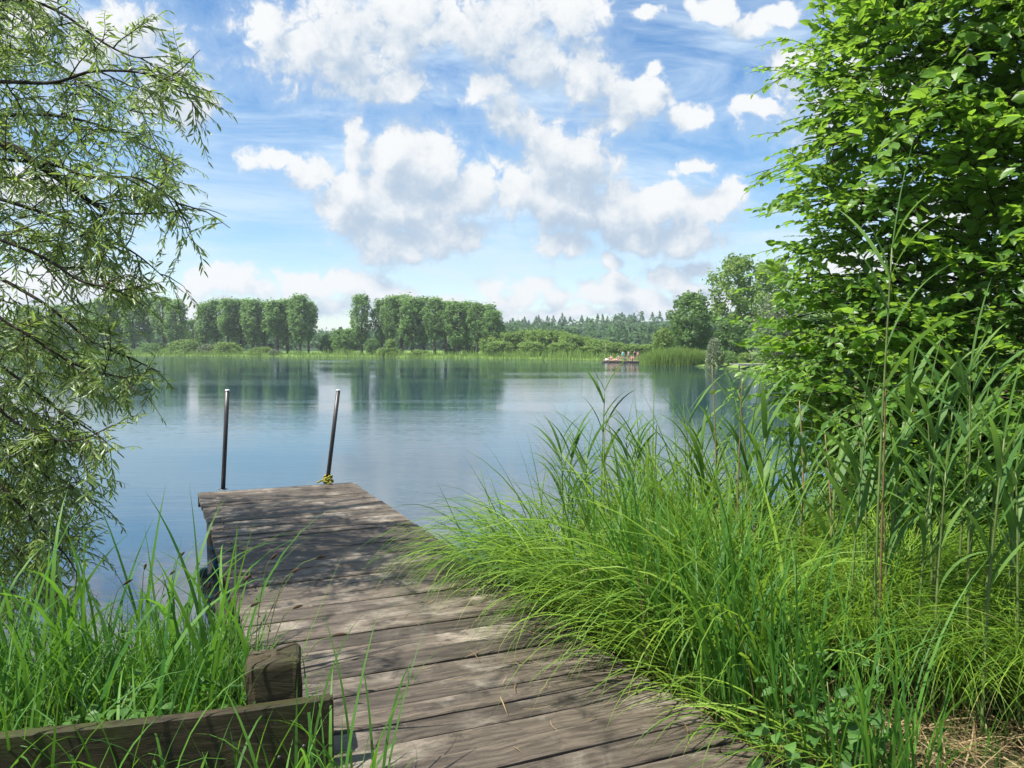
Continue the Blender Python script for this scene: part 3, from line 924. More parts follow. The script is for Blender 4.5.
def sq(r, z, cr=.3, wob=.004):
    """a ring of a squared post with worn corners, 24 points"""
    out = []
    for cx_, cy_, a0 in ((1, 1, 0), (-1, 1, 90), (-1, -1, 180), (1, -1, 270)):
        for k_ in range(6):
            a_ = R(a0 + k_ * 18)
            out.append((cx_ * (1 - cr) + cr * math.cos(a_), cy_ * (1 - cr) + cr * math.sin(a_)))
    o = np.array(out) * r
    j = np.arange(24)
    return np.stack([pxc + o[:, 0] + wob * np.sin(j * 1.3 + z * 30), .165 + o[:, 1] * .9 + wob * np.sin(j * 2.1 + z * 17), z + .010 * o[:, 0] / r + .006 * np.sin(j * .9)], -1)
zs = [0., .35, .5, .6, pz - .12, pz - .07, pz - .03]
rings = [sq(.104, z_) for z_ in zs] + [sq(.102, pz - .014), sq(.095, pz - .003), sq(.082, pz + .002), sq(.045, pz + .001, wob=.002), sq(.012, pz - .002, wob=0)]
K_ = len(rings)
e_.add(np.concatenate(rings), [(k * 24 + i, k * 24 + (i + 1) % 24, k * 24 + 24 + (i + 1) % 24, k * 24 + 24 + i) for k in range(K_ - 1) for i in range(24)], .6)
e_.f.append(np.array([[(K_ - 1) * 24 + i for i in range(24)]]))
e_.build('post', M['edging'], ed)
for (sx_, sz_) in ((-.14, zt - .07), (-.11, zt - .17), (-.20, zt - .2)):
    b_ = MB(); tube(b_, [(sx_, .004, sz_), (sx_, -.004, sz_), (sx_, -.006, sz_)], [.009, .009, .005], 10); b_.build('bolt', M['metal'], ed, True)

# ------------------------------------------------------------------ swimming raft with bathers
def skin_person(pose):
    if pose == 'sit':
        J = {'pel': (0, 0, .12), 'che': (0, .02, .45), 'nek': (0, 0, .62), 'hed': (0, -.02, .74), 'top': (0, -.02, .86),
             'la': (-.19, .02, .56), 'le': (-.27, -.12, .36), 'lh': (-.16, -.34, .40), 'ra': (.19, .02, .56), 're': (.27, -.12, .36), 'rh': (.16, -.34, .40),
             'lk': (-.13, -.40, .48), 'lf': (-.12, -.58, .06), 'lt': (-.12, -.72, .04), 'rk': (.13, -.40, .46), 'rf': (.13, -.60, .06), 'rt': (.13, -.74, .04), 'lhip': (-.10, -.03, .12), 'rhip': (.10, -.03, .12)}
    elif pose == 'lie':
        J = {'pel': (0, 0, .12), 'che': (0, .38, .16), 'nek': (0, .52, .20), 'hed': (0, .64, .26), 'top': (0, .74, .30),
             'la': (-.19, .46, .16), 'le': (-.30, .30, .07), 'lh': (-.28, .06, .06), 'ra': (.19, .46, .16), 're': (.30, .34, .07), 'rh': (.26, .58, .06),
             'lk': (-.12, -.44, .14), 'lf': (-.13, -.84, .07), 'lt': (-.14, -.90, .16), 'rk': (.12, -.40, .34), 'rf': (.13, -.66, .06), 'rt': (.13, -.80, .06), 'lhip': (-.10, -.05, .12), 'rhip': (.10, -.05, .12)}
    else:
        J = {'pel': (0, 0, .92), 'che': (0, 0, 1.26), 'nek': (0, 0, 1.46), 'hed': (0, -.02, 1.58), 'top': (0, -.02, 1.71),
             'la': (-.19, 0, 1.39), 'le': (-.25, .03, 1.10), 'lh': (-.22, -.08, .86), 'ra': (.19, 0, 1.39), 're': (.26, .04, 1.10), 'rh': (.20, -.10, .88),
             'lk': (-.11, -.02, .50), 'lf': (-.12, .02, .08), 'lt': (-.13, -.13, .04), 'rk': (.11, -.03, .50), 'rf': (.13, .01, .08), 'rt': (.15, -.14, .04), 'lhip': (-.09, 0, .88), 'rhip': (.09, 0, .88)}
    E = [('pel', 'che'), ('che', 'nek'), ('nek', 'hed'), ('hed', 'top'), ('che', 'la'), ('la', 'le'), ('le', 'lh'), ('che', 'ra'), ('ra', 're'), ('re', 'rh'), ('pel', 'lhip'), ('lhip', 'lk'), ('lk', 'lf'), ('lf', 'lt'), ('pel', 'rhip'), ('rhip', 'rk'), ('rk', 'rf'), ('rf', 'rt')]
    rad = dict(pel=.13, che=.14, nek=.055, hed=.095, top=.07, la=.06, le=.042, lh=.035, ra=.06, re=.042, rh=.035, lhip=.09, rhip=.09, lk=.06, rk=.06, lf=.042, rf=.042, lt=.035, rt=.035)
    ks = list(J)
    me = bpy.data.meshes.new('body_cage'); me.from_pydata([J[k_] for k_ in ks], [(ks.index(a), ks.index(b)) for a, b in E], [])
    o = bpy.data.objects.new('body_cage', me); COL.objects.link(o)
    o.modifiers.new('skin', 'SKIN')
    lay = me.skin_vertices[0] if me.skin_vertices else None
    if lay is None:
        bpy.context.view_layer.objects.active = o
        bpy.ops.mesh.customdata_skin_add(); lay = me.skin_vertices[0]
    for i, k_ in enumerate(ks):
        lay.data[i].radius = (rad[k_], rad[k_]); lay.data[i].use_root = (k_ == 'pel')
    o.modifiers.new('sub', 'SUBSURF').levels = 1
    dg = bpy.context.evaluated_depsgraph_get()
    out = bpy.data.meshes.new_from_object(o.evaluated_get(dg))
    bpy.data.objects.remove(o); bpy.data.meshes.remove(me)
    out.polygons.foreach_set('use_smooth', [True] * len(out.polygons))
    return out, J


def blob(mb, c, r, n=10):
    th = np.linspace(0, 6.283, n, endpoint=False)
    rows = []
    for ph in np.linspace(.12, math.pi - .12, 7):
        rows.append(np.stack([c[0] + r[0] * math.sin(ph) * np.cos(th), c[1] + r[1] * math.sin(ph) * np.sin(th), np.full(n, c[2] + r[2] * math.cos(ph))], -1))
    f = [(k_ * n + i, k_ * n + n + i, k_ * n + n + (i + 1) % n, k_ * n + (i + 1) % n) for k_ in range(6) for i in range(n)]
    mb.add(np.concatenate(rows), f); s0 = mb.n - 7 * n
    mb.f.append(np.array([[s0 + i for i in range(n)]])); mb.f.append(np.array([[s0 + 6 * n + n - 1 - i for i in range(n)]]))


M['skin'] = plain_mat('skin', (.36, .25, .20), .55, .3, 0, .1)
M['hair'] = plain_mat('dark_hair', (.03, .02, .015), .6, .3)
cloth = {c: plain_mat(c + '_cloth', v, .85, .15, 0, .1) for c, v in dict(white=(.55, .55, .55), pink=(.75, .25, .30), blue=(.15, .35, .7), black=(.02, .02, .025), orange=(.45, .25, .16), red=(.6, .06, .06), grey=(.3, .3, .32), teal=(.1, .4, .42)).items()}
bodies = {p_: skin_person(p_) for p_ in ('sit', 'lie', 'stand')}
for b_, _ in bodies.values(): b_.materials.append(M['skin'])
hairm, shirtm = {}, {}
for p_, (b_, J) in bodies.items():
    h_ = MB(); c = (np.array(J['hed']) * .45 + np.array(J['top']) * .55); blob(h_, c + np.array([0, .025, .02]), (.10, .105, .095)); hairm[p_] = h_.mesh('hair', True); hairm[p_].materials.append(M['hair'])
    s_ = MB(); pts = smooth_path([J['pel'], (np.array(J['pel']) + np.array(J['che'])) / 2, J['che'], np.array(J['che']) * .45 + np.array(J['nek']) * .55], 8)
    tube(s_, pts, [.165, .165, .16, .16, .172, .175, .16, .11], 12); shirtm[p_] = s_.mesh('shirt', True); shirtm[p_].materials.append(cloth['white'])
RD = 107.0
rx = (622 - 512) / F * RD
raft = thing('swimming_raft', 'low swimming raft with bathers out on the lake', 'raft', (rx, RD, -.10))
m_ = MB()
for k_ in range(10): box(m_, -2.6 + k_ * .52, -2.6 + k_ * .52 + .49, -1.3, 1.3, .24, .30, random.random(), .01)
m_.build('deck', M['deck'], raft)
for yv in (-.95, .95):
    m_ = MB(); tube(m_, [(-2.5, yv, .02), (0, yv, .02), (2.5, yv, .02)], .215, 14); m_.build('float', M['grey_wood'], raft, True)
for xv in (-2.4,):
    m_ = MB(); tube(m_, [(xv, -1.0, .30), (xv + .08, -1.0, 1.5), (xv + .15, -1.0, 2.7)], [.028, .025, .02], 8); m_.build('pole', M['grey_wood'], raft, True)
pp = [(-2.2, 'lie', 'white', 'grey'), (-1.55, 'sit', 'pink', 'skin'), (-.95, 'lie', 'orange', 'skin'), (-.45, 'sit', 'black', 'x'), (.15, 'stand', 'teal', 'x'), (.5, 'sit', 'blue', 'x'), (1.0, 'stand', 'white', 'x'), (1.45, 'sit', 'red', 'x'), (1.95, 'stand', 'black', 'x'), (2.45, 'stand', 'orange', 'x')]
word = {'sit': 'sitting', 'lie': 'lying', 'stand': 'standing'}
for i, (xv, pose, c, _) in enumerate(pp):
    t = thing('person', '%s bather in a %s top, %s from the left on the swimming raft' % (word[pose], c, ORD[i]), 'person', (rx + xv * .88, RD + random.uniform(-.5, .5), .203), random.uniform(-.9, .9), 'bathers on the raft')
    sc1 = .92 + .1 * random.random() if pose != 'stand' else .72 + .16 * random.random()
    t.scale = (sc1,) * 3
    link('body', bodies[pose][0], t); link('hair', hairm[pose], t)
    o = link('shirt', shirtm[pose], t); o.material_slots[0].link = 'OBJECT'; o.material_slots[0].material = cloth[c]

# small grey jetty on the right shore
jp = gp(757, 369, 0)
jt = thing('small_jetty', 'small grey jetty below the weeping willow on the right shore', 'jetty', (jp[0], jp[1], 0), .25)
m_ = MB()
for k_ in range(16): box(m_, -2.4 + k_ * .34, -2.4 + k_ * .34 + .32, -.8, .8, .42, .50, random.random(), .008)
m_.build('deck', M['grey_wood'], jt)
m_ = MB(); box(m_, -2.4, 3.0, -.86, -.803, .30, .49, .6, .006); m_.build('side_board', M['grey_wood'], jt)
for xv in (-2.2, -.4, 1.4):
    m_ = MB(); tube(m_, [(xv, -.6, -2.0), (xv, -.6, -.5), (xv, -.6, .415)], .07, 10); m_.build('pile', M['pile'], jt, True)

# ------------------------------------------------------------------ willow on the left
W_EDGE = np.array([(-200, 190), (0, 195), (60, 215), (105, 236), (200, 226), (260, 220), (300, 200), (340, 168), (380, 188), (410, 142), (460, 128), (520, 116), (600, 92)], float)


def outside_willow(q):
    """true beyond the natural edge of the crown"""
    px = 512 + q[0] / q[1] * F; py = HY + (CAM_Z - q[2]) / q[1] * F
    return px > np.interp(py, W_EDGE[:, 0], W_EDGE[:, 1]) + random.gauss(-4, 13)


def grow_twigs(tw, lf, starts, dirs, lens, droop, leafL, leafW, step, rads=(.004, .0015)):
    for s0, d0, L in zip(starts, dirs, lens):
        n = 7
        d = norm(d0); pts = [np.array(s0)]
        for k_ in range(n):
            d = norm(d + np.array([random.gauss(0, .10), random.gauss(0, .10), -droop * (.5 + k_ / n) + random.gauss(0, .06)]))
            pts.append(pts[-1] + d * L / n)
        pts = np.array(pts)
        if outside_willow(pts[-1]): continue
        tube(tw, pts, np.linspace(rads[0], rads[1], n + 1), 4, random.random(), False)
        m = max(4, int(L / step))
        t = np.linspace(.10, 1, m); ti = t * n
        i0 = np.minimum(ti.astype(int), n - 1); u = (ti - i0)[:, None]
        p = pts[i0] * (1 - u) + pts[i0 + 1] * u
        tg = norm(pts[i0 + 1] - pts[i0])
        sidev = norm(np.cross(tg, np.array([0, 0, 1.0])) + 1e-4)
        sg = np.where(np.arange(m) % 2 == 0, 1., -1.)[:, None]
        rot = rng.normal(size=(m, 3)) * .35
        dirn = norm(tg * .8 + sidev * sg * .75 + rot + np.array([0, 0, -.38]))
        nr = norm(np.cross(sidev, tg) + rng.normal(size=(m, 3)) * .55)
        sz__ = leafL * (.65 + .6 * rng.random(m)) * (1.05 - .4 * t)
        leaves(lf, p, dirn, nr, sz__, sz__ * leafW / leafL * (1 + .3 * rng.random(m)), np.clip(rng.random(m) * .7 + random.random() * .3, 0, 1), .25, .25)


random.seed(11)
WB = np.array([-6.4, 5.6])
wz = float(ground_z(WB[:1], WB[1:])[0])
willow = thing('willow_tree', 'big willow with long thin leaves reaching in over the water from the left', 'tree', (0, 0, 0))
willow.location = (WB[0], WB[1], wz)
W0 = np.array([WB[0], WB[1], wz])
t_ = MB()
tr = smooth_path([(0, 0, -.3), (.12, -.05, 1.2), (.35, -.1, 2.6), (.5, .1, 4.2), (.4, .3, 6.2)], 14)
tube(t_, tr, np.linspace(.30, .11, 14), 14); t_.build('trunk', M['willow_bark'], willow, True)
limbs = [  # pixel polylines with their distances, r0
    ([(0, 146, 5.3), (39, 164, 5.3), (78, 191, 5.3), (101, 207, 5.35), (133, 215, 5.4), (184, 213, 5.5)], .034, 1.),
    ([(0, 86, 5.0), (60, 87, 5.0), (100, 76, 5.05), (150, 78, 5.1), (176, 92, 5.15), (206, 102, 5.2)], .014, .8),
    ([(-20, 10, 5.6), (30, 6, 5.6), (70, 20, 5.6), (110, 48, 5.5), (140, 62, 5.4), (160, 62, 5.4)], .014, .9),
    ([(-30, 120, 6.2), (50, 118, 6.2), (110, 130, 6.2), (155, 152, 6.2), (188, 174, 6.1)], .018, 1.),
    ([(39, 164, 5.3), (90, 178, 5.1), (140, 180, 5.0), (170, 196, 5.0), (190, 212, 5.0)], .012, .9),
    ([(-40, 190, 5.7), (50, 215, 5.7), (110, 240, 5.7), (140, 256, 5.7), (168, 280, 5.7)], .018, .8),
    ([(-40, 230, 5.0), (40, 255, 5.0), (80, 280, 5.0), (110, 288, 5.0), (135, 298, 5.0)], .014, .8),
    ([(-40, 262, 6.0), (40, 300, 6.0), (90, 340, 5.9), (130, 358, 5.8), (160, 372, 5.7)], .018, .8),
    ([(-40, 300, 5.2), (20, 330, 5.2), (70, 362, 5.2), (100, 372, 5.2), (132, 380, 5.1)], .014, .8),
    ([(-40, 345, 5.6), (20, 380, 5.6), (60, 412, 5.6), (95, 435, 5.5), (122, 458, 5.4)], .014, .55),
    ([(-40, 385, 5.0), (10, 420, 5.0), (45, 438, 5.0), (78, 440, 5.0), (112, 425, 5.0)], .012, .55),
    ([(-40, 420, 5.4), (10, 455, 5.4), (45, 478, 5.4), (80, 498, 5.4), (108, 520, 5.4)], .012, .55),
    ([(-40, 455, 5.1), (5, 495, 5.1), (35, 528, 5.1), (60, 556, 5.1), (80, 590, 5.1)], .010, .55),
    ([(-50, 500, 5.7), (0, 540, 5.7), (30, 570, 5.7), (50, 600, 5.7)], .010, .55),
    ([(-40, 60, 6.6), (40, 56, 6.6), (90, 88, 6.6), (130, 112, 6.5), (160, 118, 6.5)], .014, 1.),
]
tw, lf = MB(), MB()
for pl, r0, dens in limbs:
    pts = np.array([P(*q) for q in pl])
    st = np.array([WB[0] + random.uniform(.25, .6), WB[1] + random.uniform(-.2, .2), max(1.0, pts[0][2] - random.uniform(.0, .5))])
    st[2] = max(1.0, pts[0][2] - .15)
    mid_ = [st * (1 - q) + pts[0] * q + np.array([0, 0, .10 * math.sin(q * 3.1)]) for q in (.33, .66)]
    pth = smooth_path(np.vstack([[st], mid_, pts]), 34)
    b_ = MB(); tube(b_, pth - W0, np.linspace(r0 * 1.3, .003, 34), 8); b_.build('branch', M['willow_bark'], willow, True)
    # side shoots
    tot = np.linalg.norm(pts[-1] - pts[0])
    n = int(13 * dens)
    k0 = min(28, np.searchsorted(pth[:, 0], pts[0][0] - .3))
    for j in range(n):
        i = min(33, int(k0 + (33 - k0) * (j + random.random()) / n))
        base = pth[i]; tg = norm(pth[min(i + 1, 33)] - pth[max(i - 1, 0)])
        e = norm(tg * random.uniform(.2, 1.0) + np.array([random.gauss(.05, .45), random.gauss(0, .6), random.gauss(.05, .65)]))
        L = random.uniform(.30, .75) * (1.15 - .62 * (i / 33.))
        sub = [base]
        for q in range(6):
            e = norm(e + np.array([random.gauss(0, .16), random.gauss(0, .16), random.gauss(-.06, .14)])); sub.append(sub[-1] + e * L / 6)
        sub = np.array(sub)
        if outside_willow(sub[-1]): continue
        tube(tw, sub, np.linspace(.0055, .002, 7), 5, random.random(), False)
        for _ in range(int(4 + 11 * L)):
            q = random.randint(1, 6)
            d0 = norm(sub[q] - sub[q - 1]) * random.uniform(.3, 1.1) + np.array([random.gauss(0, .5), random.gauss(0, .5), random.gauss(.05, .5)])
            grow_twigs(tw, lf, [sub[q]], [d0], [random.uniform(.12, .34)], .07, .086, .0150, .019, (.0026, .001))
    grow_twigs(tw, lf, [pth[-3]], [pth[-1] - pth[-3]], [.30], .06, .082, .0165, .015)
# denser inner crown, at the left edge of the picture and outside it
for _ in range(1350):
    dep = random.uniform(5.0, 7.6)
    py = random.uniform(-60, 560); px = random.uniform(-120, 110 if 90 < py < 400 else 50) - 40 * random.random()
    grow_twigs(tw, lf, [P(px, py, dep)], [np.array([random.gauss(.4, .6), random.gauss(0, .5), random.gauss(0, .6)])], [random.uniform(.25, .5)], .09, .088, .016, .020)
for _ in range(480):
    dep = random.uniform(5.0, 6.6)
    py = random.uniform(390, 600); px = random.uniform(-110, 95 - .15 * abs(py - 470)) - 30 * random.random()
    grow_twigs(tw, lf, [P(px, py, dep)], [np.array([random.gauss(.3, .5), random.gauss(0, .5), random.gauss(-.3, .5)])], [random.uniform(.2, .45)], .10, .086, .016, .020)
# crown above the picture, it shades the jetty
for _ in range(230):
    c = np.array([random.uniform(-6.8, -1.8), random.uniform(1.4, 9.0), 0.0])
    c[2] = CAM_Z + (HY + 45) / F * c[1] + random.uniform(.1, 2.2)
    grow_twigs(tw, lf, [c], [np.array([random.gauss(.4, .6), random.gauss(0, .6), random.gauss(0, .3)])], [random.uniform(.4, .8)], .10, .085, .018, .026)
for k_ in range(9):
    e = np.array([random.uniform(-4.5, -1.3), random.uniform(4.6, 8.5), 0]); e[2] = CAM_Z + (HY + 60) / F * e[1] + random.uniform(.3, 1.5)
    s0 = W0 + tr[9 + k_ % 5]
    pth = smooth_path([s0, s0 * .6 + e * .4 + np.array([0, 0, .35]), e], 14)
    b_ = MB(); tube(b_, pth - W0, np.linspace(.05, .006, 14), 7); b_.build('branch', M['willow_bark'], willow, True)
for mb_ in (tw, lf):
    mb_.v = [v - W0 for v in mb_.v]
tw.build('twigs', M['twig'], willow, True)
lf.build('foliage', M['willow_leaf'], willow)

# ------------------------------------------------------------------ hornbeam on the right
random.seed(5)
HB = np.array([4.55, 6.4]); hz = float(ground_z(HB[:1], HB[1:])[0]); H0 = np.array([HB[0], HB[1], hz])
horn = thing('hornbeam_tree', 'dense hornbeam with layered bright green leaves filling the right side', 'tree', H0)
t_ = MB(); tube(t_, smooth_path([(0, 0, -.3), (.05, 0, 1.), (-.05, .1, 2.6), (.05, 0, 4.6), (0, 0, 7.0)], 14), np.linspace(.14, .03, 14), 12); t_.build('trunk', M['bush_bark'], horn, True)
tw, lf = MB(), MB()
ROWS = [(-200, 850), (-60, 842), (0, 832), (40, 808), (62, 786), (100, 800), (130, 794), (165, 782), (200, 784), (240, 790), (270, 798), (300, 796), (340, 786), (375, 768), (400, 768), (430, 788), (460, 812), (500, 840), (540, 850), (600, 880)]
rz_ = np.array([CAM_Z - (r_ - HY) / F * 6.4 for r_, _ in ROWS])[::-1]
rx_ = np.array([HB[0] - (x_ - 512) / F * 6.4 for _, x_ in ROWS])[::-1]


def spray(base, dirn, L, leafL, n_side=5):
    """a flat leafy shoot: main axis, side shoots, leaves in two ranks"""
    d = norm(dirn)
    sd = norm(np.cross(d, [0, 0, 1.]) + rng.normal(size=3) * .15); up = np.cross(sd, d)
    n = 7
    pts = [np.array(base)]; dd = d
    for k_ in range(n):
        dd = norm(dd + up * random.gauss(-.035, .05) + sd * random.gauss(0, .05)); pts.append(pts[-1] + dd * L / n)
    axes = [np.array(pts)]
    for k_ in range(n_side):
        i = 1 + int(k_ * (n - 2) / max(1, n_side - 1)); sg = 1 if k_ % 2 else -1
        e = norm(d * .75 + sd * sg * .7 + up * random.gauss(0, .12)); l2 = L * random.uniform(.28, .5) * (1 - .45 * k_ / n_side)
        axes.append(np.array([pts[i] + e * l2 * q + up * (-.10 * l2 * q * q) for q in np.linspace(0, 1, 5)]))
    for j, ax in enumerate(axes):
        l_ = np.linalg.norm(ax[-1] - ax[0])
        tube(tw, ax, np.linspace(.005 if j == 0 else .003, .0012, len(ax)), 4, .5, False)
        m = max(3, int(l_ / (leafL * .52)))
        t = np.linspace(.08 if j else .2, 1, m); ti = t * (len(ax) - 1); i0 = np.minimum(ti.astype(int), len(ax) - 2); u = (ti - i0)[:, None]
        p = ax[i0] * (1 - u) + ax[i0 + 1] * u
        tg = norm(ax[i0 + 1] - ax[i0]); s2 = norm(np.cross(tg, up))
        sg = np.where(np.arange(m) % 2 == 0, 1., -1.)[:, None]; sg[-1] = 0
        dirs_ = norm(tg * .75 + s2 * sg * .9 + rng.normal(size=(m, 3)) * .16 + np.array([0, 0, -.12]))
        nr = norm(up + np.array([0, 0, .3]) + rng.normal(size=(m, 3)) * .55)
        sz__ = leafL * (.65 + .55 * rng.random(m)) * (1 - .25 * t)
        leaves(lf, p, dirs_, nr, sz__, sz__ * (.60 + .12 * rng.random(m)), np.clip(.5 * rng.random(m) + .5 * random.random(), 0, 1), .22, .12)


nb = 0
for _ in range(2900):
    z = random.uniform(.45, 6.4) if random.random() < .85 else random.uniform(.4, 1.7)
    a = random.uniform(-math.pi, math.pi)
    # mostly the half that faces the lake and the camera
    if random.random() < .72: a = math.pi + random.uniform(-.25, 1.75)
    Rz = float(np.interp(z, rz_, rx_)) * (1 + .05 * math.sin(a * 5 + z * 2))
    rr = Rz * (1 - .62 * random.random() ** 1.5)
    L = random.uniform(.38, .75)
    rr = max(.3, rr - L * .75)
    base = np.array([HB[0] + math.cos(a) * rr, HB[1] + math.sin(a) * rr, z + random.uniform(-.1, .1)])
    spray(base, np.array([math.cos(a) + random.gauss(0, .35), math.sin(a) + random.gauss(0, .35), random.gauss(.16, .42)]), L, random.uniform(.085, .145))
# single shoots that break the outline
for px, py, ang in [(752, 64, -.1), (748, 162, -.25), (776, 128, .1), (762, 195, .05), (800, 30, .3), (768, 236, .0), (738, 284, -.05), (730, 352, .0), (728, 372, -.1), (735, 318, .05), (745, 404, -.2), (775, 430, -.3), (820, 8, .5), (842, -12, .8), (745, 300, .0), (750, 335, -.1), (742, 385, -.05), (760, 268, .1), (756, 410, -.2), (770, 320, 0), (765, 360, 0), (770, 390, -.1), (790, 450, -.2), (746, 70, .05), (752, 150, -.1), (742, 172, -.2), (760, 60, .1), (770, 40, .2), (764, 120, .0), (775, 240, .1), (785, 215, .1), (792, 180, .2), (790, 80, .2), (785, 105, .1), (800, 470, -.2)]:
    tip = P(px, py, random.uniform(5.6, 6.6))
    d0 = np.array([-1., random.gauss(-.1, .2), ang])
    L = random.uniform(.65, .85)
    spray(tip - norm(d0) * L, d0, L, .075, 4)
for k_ in range(26):
    z0 = random.uniform(.6, 4.8); a = math.pi + random.uniform(-.5, 1.9)
    rr = float(np.interp(z0 + .5, rz_, rx_)) * .85
    pth = smooth_path([(0, 0, z0 - hz), (math.cos(a) * rr * .5, math.sin(a) * rr * .5, z0 - hz + .45), (math.cos(a) * rr, math.sin(a) * rr, z0 - hz + .7)], 9)
    b_ = MB(); tube(b_, pth, np.linspace(.028, .005, 9), 6); b_.build('branch', M['bush_bark'], horn, True)
for mb_ in (tw, lf): mb_.v = [v - H0 for v in mb_.v]
tw.build('twigs', M['bush_bark'], horn, True)
lf.build('foliage', M['bush_leaf'], horn)

# ------------------------------------------------------------------ grasses
def gz(x, y): return np.maximum(ground_z(x, y), -.05)


def in_dock(x, y, m=.0):
    q = np.stack([x - FR[0], y - FR[1]], -1)
    a = q @ UX; b = q @ VY
    return (a > -DW - m) & (a < m) & (b > -m)


def edge_pt(t, off):
    """point t metres along the right jetty edge from the outer end, off metres to its right"""
    return FR + t * VY + off * UX


# sedge on the right bank, tussock by tussock, one mass
random.seed(3)
sg_ = MB()
tus = []
for t in np.arange(4.1, 7.9, .17):
    for _ in range(4):
        o_ = .08 + random.random() ** 1.0 * 1.5
        p = edge_pt(t + random.uniform(-.1, .1), o_)
        if p[0] > 1.2 and p[1] < 4.7: continue
        tus.append((p[0], p[1], random.uniform(.75, 1.0) + .25 * min(1, o_), -1.25))
for _ in range(115):
    x, y = random.uniform(.6, 4.2), random.uniform(2.6, 7.2)
    if in_dock(np.array([x]), np.array([y]), .1)[0]: continue
    if x > 1.05 and y < 4.75: continue
    tus.append((x, y, random.uniform(.7, 1.1), random.uniform(-3, 3)))
for (x, y, h, head) in tus:
    if lake_sd(np.array([[x]]), np.array([[y]]))[0, 0] < -.35: continue
    n = random.randint(22, 36)
    rr = np.abs(rng.normal(size=n)) * .07; a = rng.random(n) * 6.28
    X = x + rr * np.cos(a); Y = y + rr * np.sin(a)
    az = head + rng.normal(size=n) * 1.7
    L = h * (.6 + .85 * rng.random(n))
    th0 = np.abs(rng.normal(size=n)) * .16; th1 = .5 + rng.random(n) ** .9 * 2.2
    blades(sg_, np.column_stack([X, Y, gz(X, Y)]), az, L, th0, th1, .008 + .013 * rng.random(n), np.clip(rng.random(n) ** 1.3 * .7 + random.random() * .3, 0, 1), 8, 1.25, .7, .35)
# a fountain of long arching blades over the dead thatch
for fx, fy, n, hl in [(1.95, 4.3, 760, 1.2), (2.55, 4.1, 620, 1.15), (1.4, 4.65, 480, 1.1), (2.35, 4.85, 480, 1.25), (2.75, 3.5, 420, 1.0), (3.2, 4.4, 500, 1.2), (1.55, 4.15, 300, .85), (1.75, 3.95, 420, 1.05), (2.35, 3.55, 420, 1.05), (2.05, 3.75, 300, .9)]:
    a = rng.random(n) * 6.28; rr = np.abs(rng.normal(size=n)) * .12
    X = fx + rr * np.cos(a); Y = fy + rr * np.sin(a)
    blades(sg_, np.column_stack([X, Y, gz(X, Y)]), 2.6 + rng.normal(size=n) * 1.6, hl * (.6 + .55 * rng.random(n)), .05 + .3 * rng.random(n), 1.6 + 1.1 * rng.random(n), .005 + .005 * rng.random(n), rng.random(n), 11, 1.2, .4, .25)
sg_.build('sedge_grass', M['sedge'], None, True)
tag(bpy.data.objects['sedge_grass'], 'arching green sedge covering the bank right of the jetty', 'grass', kind='stuff')

# long drooping blades that lean over the planks
ov = MB()
n = 620
t = 4.0 + rng.random(n) ** 1.2 * 2.4
X, Y = [], []
for q in t:
    p = edge_pt(q, random.uniform(.02, .55)); X.append(p[0]); Y.append(p[1])
X = np.array(X); Y = np.array(Y)
blades(ov, np.column_stack([X, Y, gz(X, Y)]), -1.45 + rng.normal(size=n) * .55, .85 + .75 * rng.random(n), .10 + .35 * rng.random(n), 2.3 + .75 * rng.random(n), .008 + .006 * rng.random(n), rng.random(n), 11, 1.35, .4, .3)
tag(ov.build('overhanging_sedge', M['sedge'], None, True), 'long pale sedge blades drooping over the jetty planks', 'grass', kind='stuff')

n = 260
t = 5.2 + rng.random(n) * 2.3
pp_ = FR + t[:, None] * VY + (.02 + .3 * rng.random(n))[:, None] * UX
ov = MB()
blades(ov, np.column_stack([pp_, gz(pp_[:, 0], pp_[:, 1])]), -1.3 + rng.normal(size=n) * .8, .4 + .5 * rng.random(n), .2 + .4 * rng.random(n), 2.0 + .8 * rng.random(n), .006 + .007 * rng.random(n), rng.random(n), 9, 1.2, .4, .3)
tag(ov.build('spilling_sedge', M['sedge'], None, True), 'short sedge blades spilling over the near right edge of the jetty', 'grass', kind='stuff')

# lush grass on the left bank, behind and before the edging board
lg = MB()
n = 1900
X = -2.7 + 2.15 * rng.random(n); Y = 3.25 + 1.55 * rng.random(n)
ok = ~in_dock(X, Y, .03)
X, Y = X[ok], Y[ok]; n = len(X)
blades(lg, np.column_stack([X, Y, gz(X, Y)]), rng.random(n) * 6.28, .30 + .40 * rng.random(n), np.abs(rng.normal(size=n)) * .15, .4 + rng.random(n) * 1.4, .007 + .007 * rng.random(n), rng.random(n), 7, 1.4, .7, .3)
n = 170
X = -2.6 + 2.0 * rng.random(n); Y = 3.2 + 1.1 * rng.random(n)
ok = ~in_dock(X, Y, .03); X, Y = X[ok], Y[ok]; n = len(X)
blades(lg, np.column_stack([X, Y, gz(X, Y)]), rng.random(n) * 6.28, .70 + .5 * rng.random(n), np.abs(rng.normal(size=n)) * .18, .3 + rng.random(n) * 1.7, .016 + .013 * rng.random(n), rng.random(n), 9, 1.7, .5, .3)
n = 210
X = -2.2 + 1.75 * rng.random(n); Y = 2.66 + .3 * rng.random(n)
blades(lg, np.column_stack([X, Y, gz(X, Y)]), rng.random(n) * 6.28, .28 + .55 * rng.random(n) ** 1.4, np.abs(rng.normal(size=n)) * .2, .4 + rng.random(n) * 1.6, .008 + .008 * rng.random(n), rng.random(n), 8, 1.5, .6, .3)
tag(lg.build('bank_grass', M['lush'], None, True), 'lush dark green grass on the left bank around the edging board', 'grass', kind='stuff')

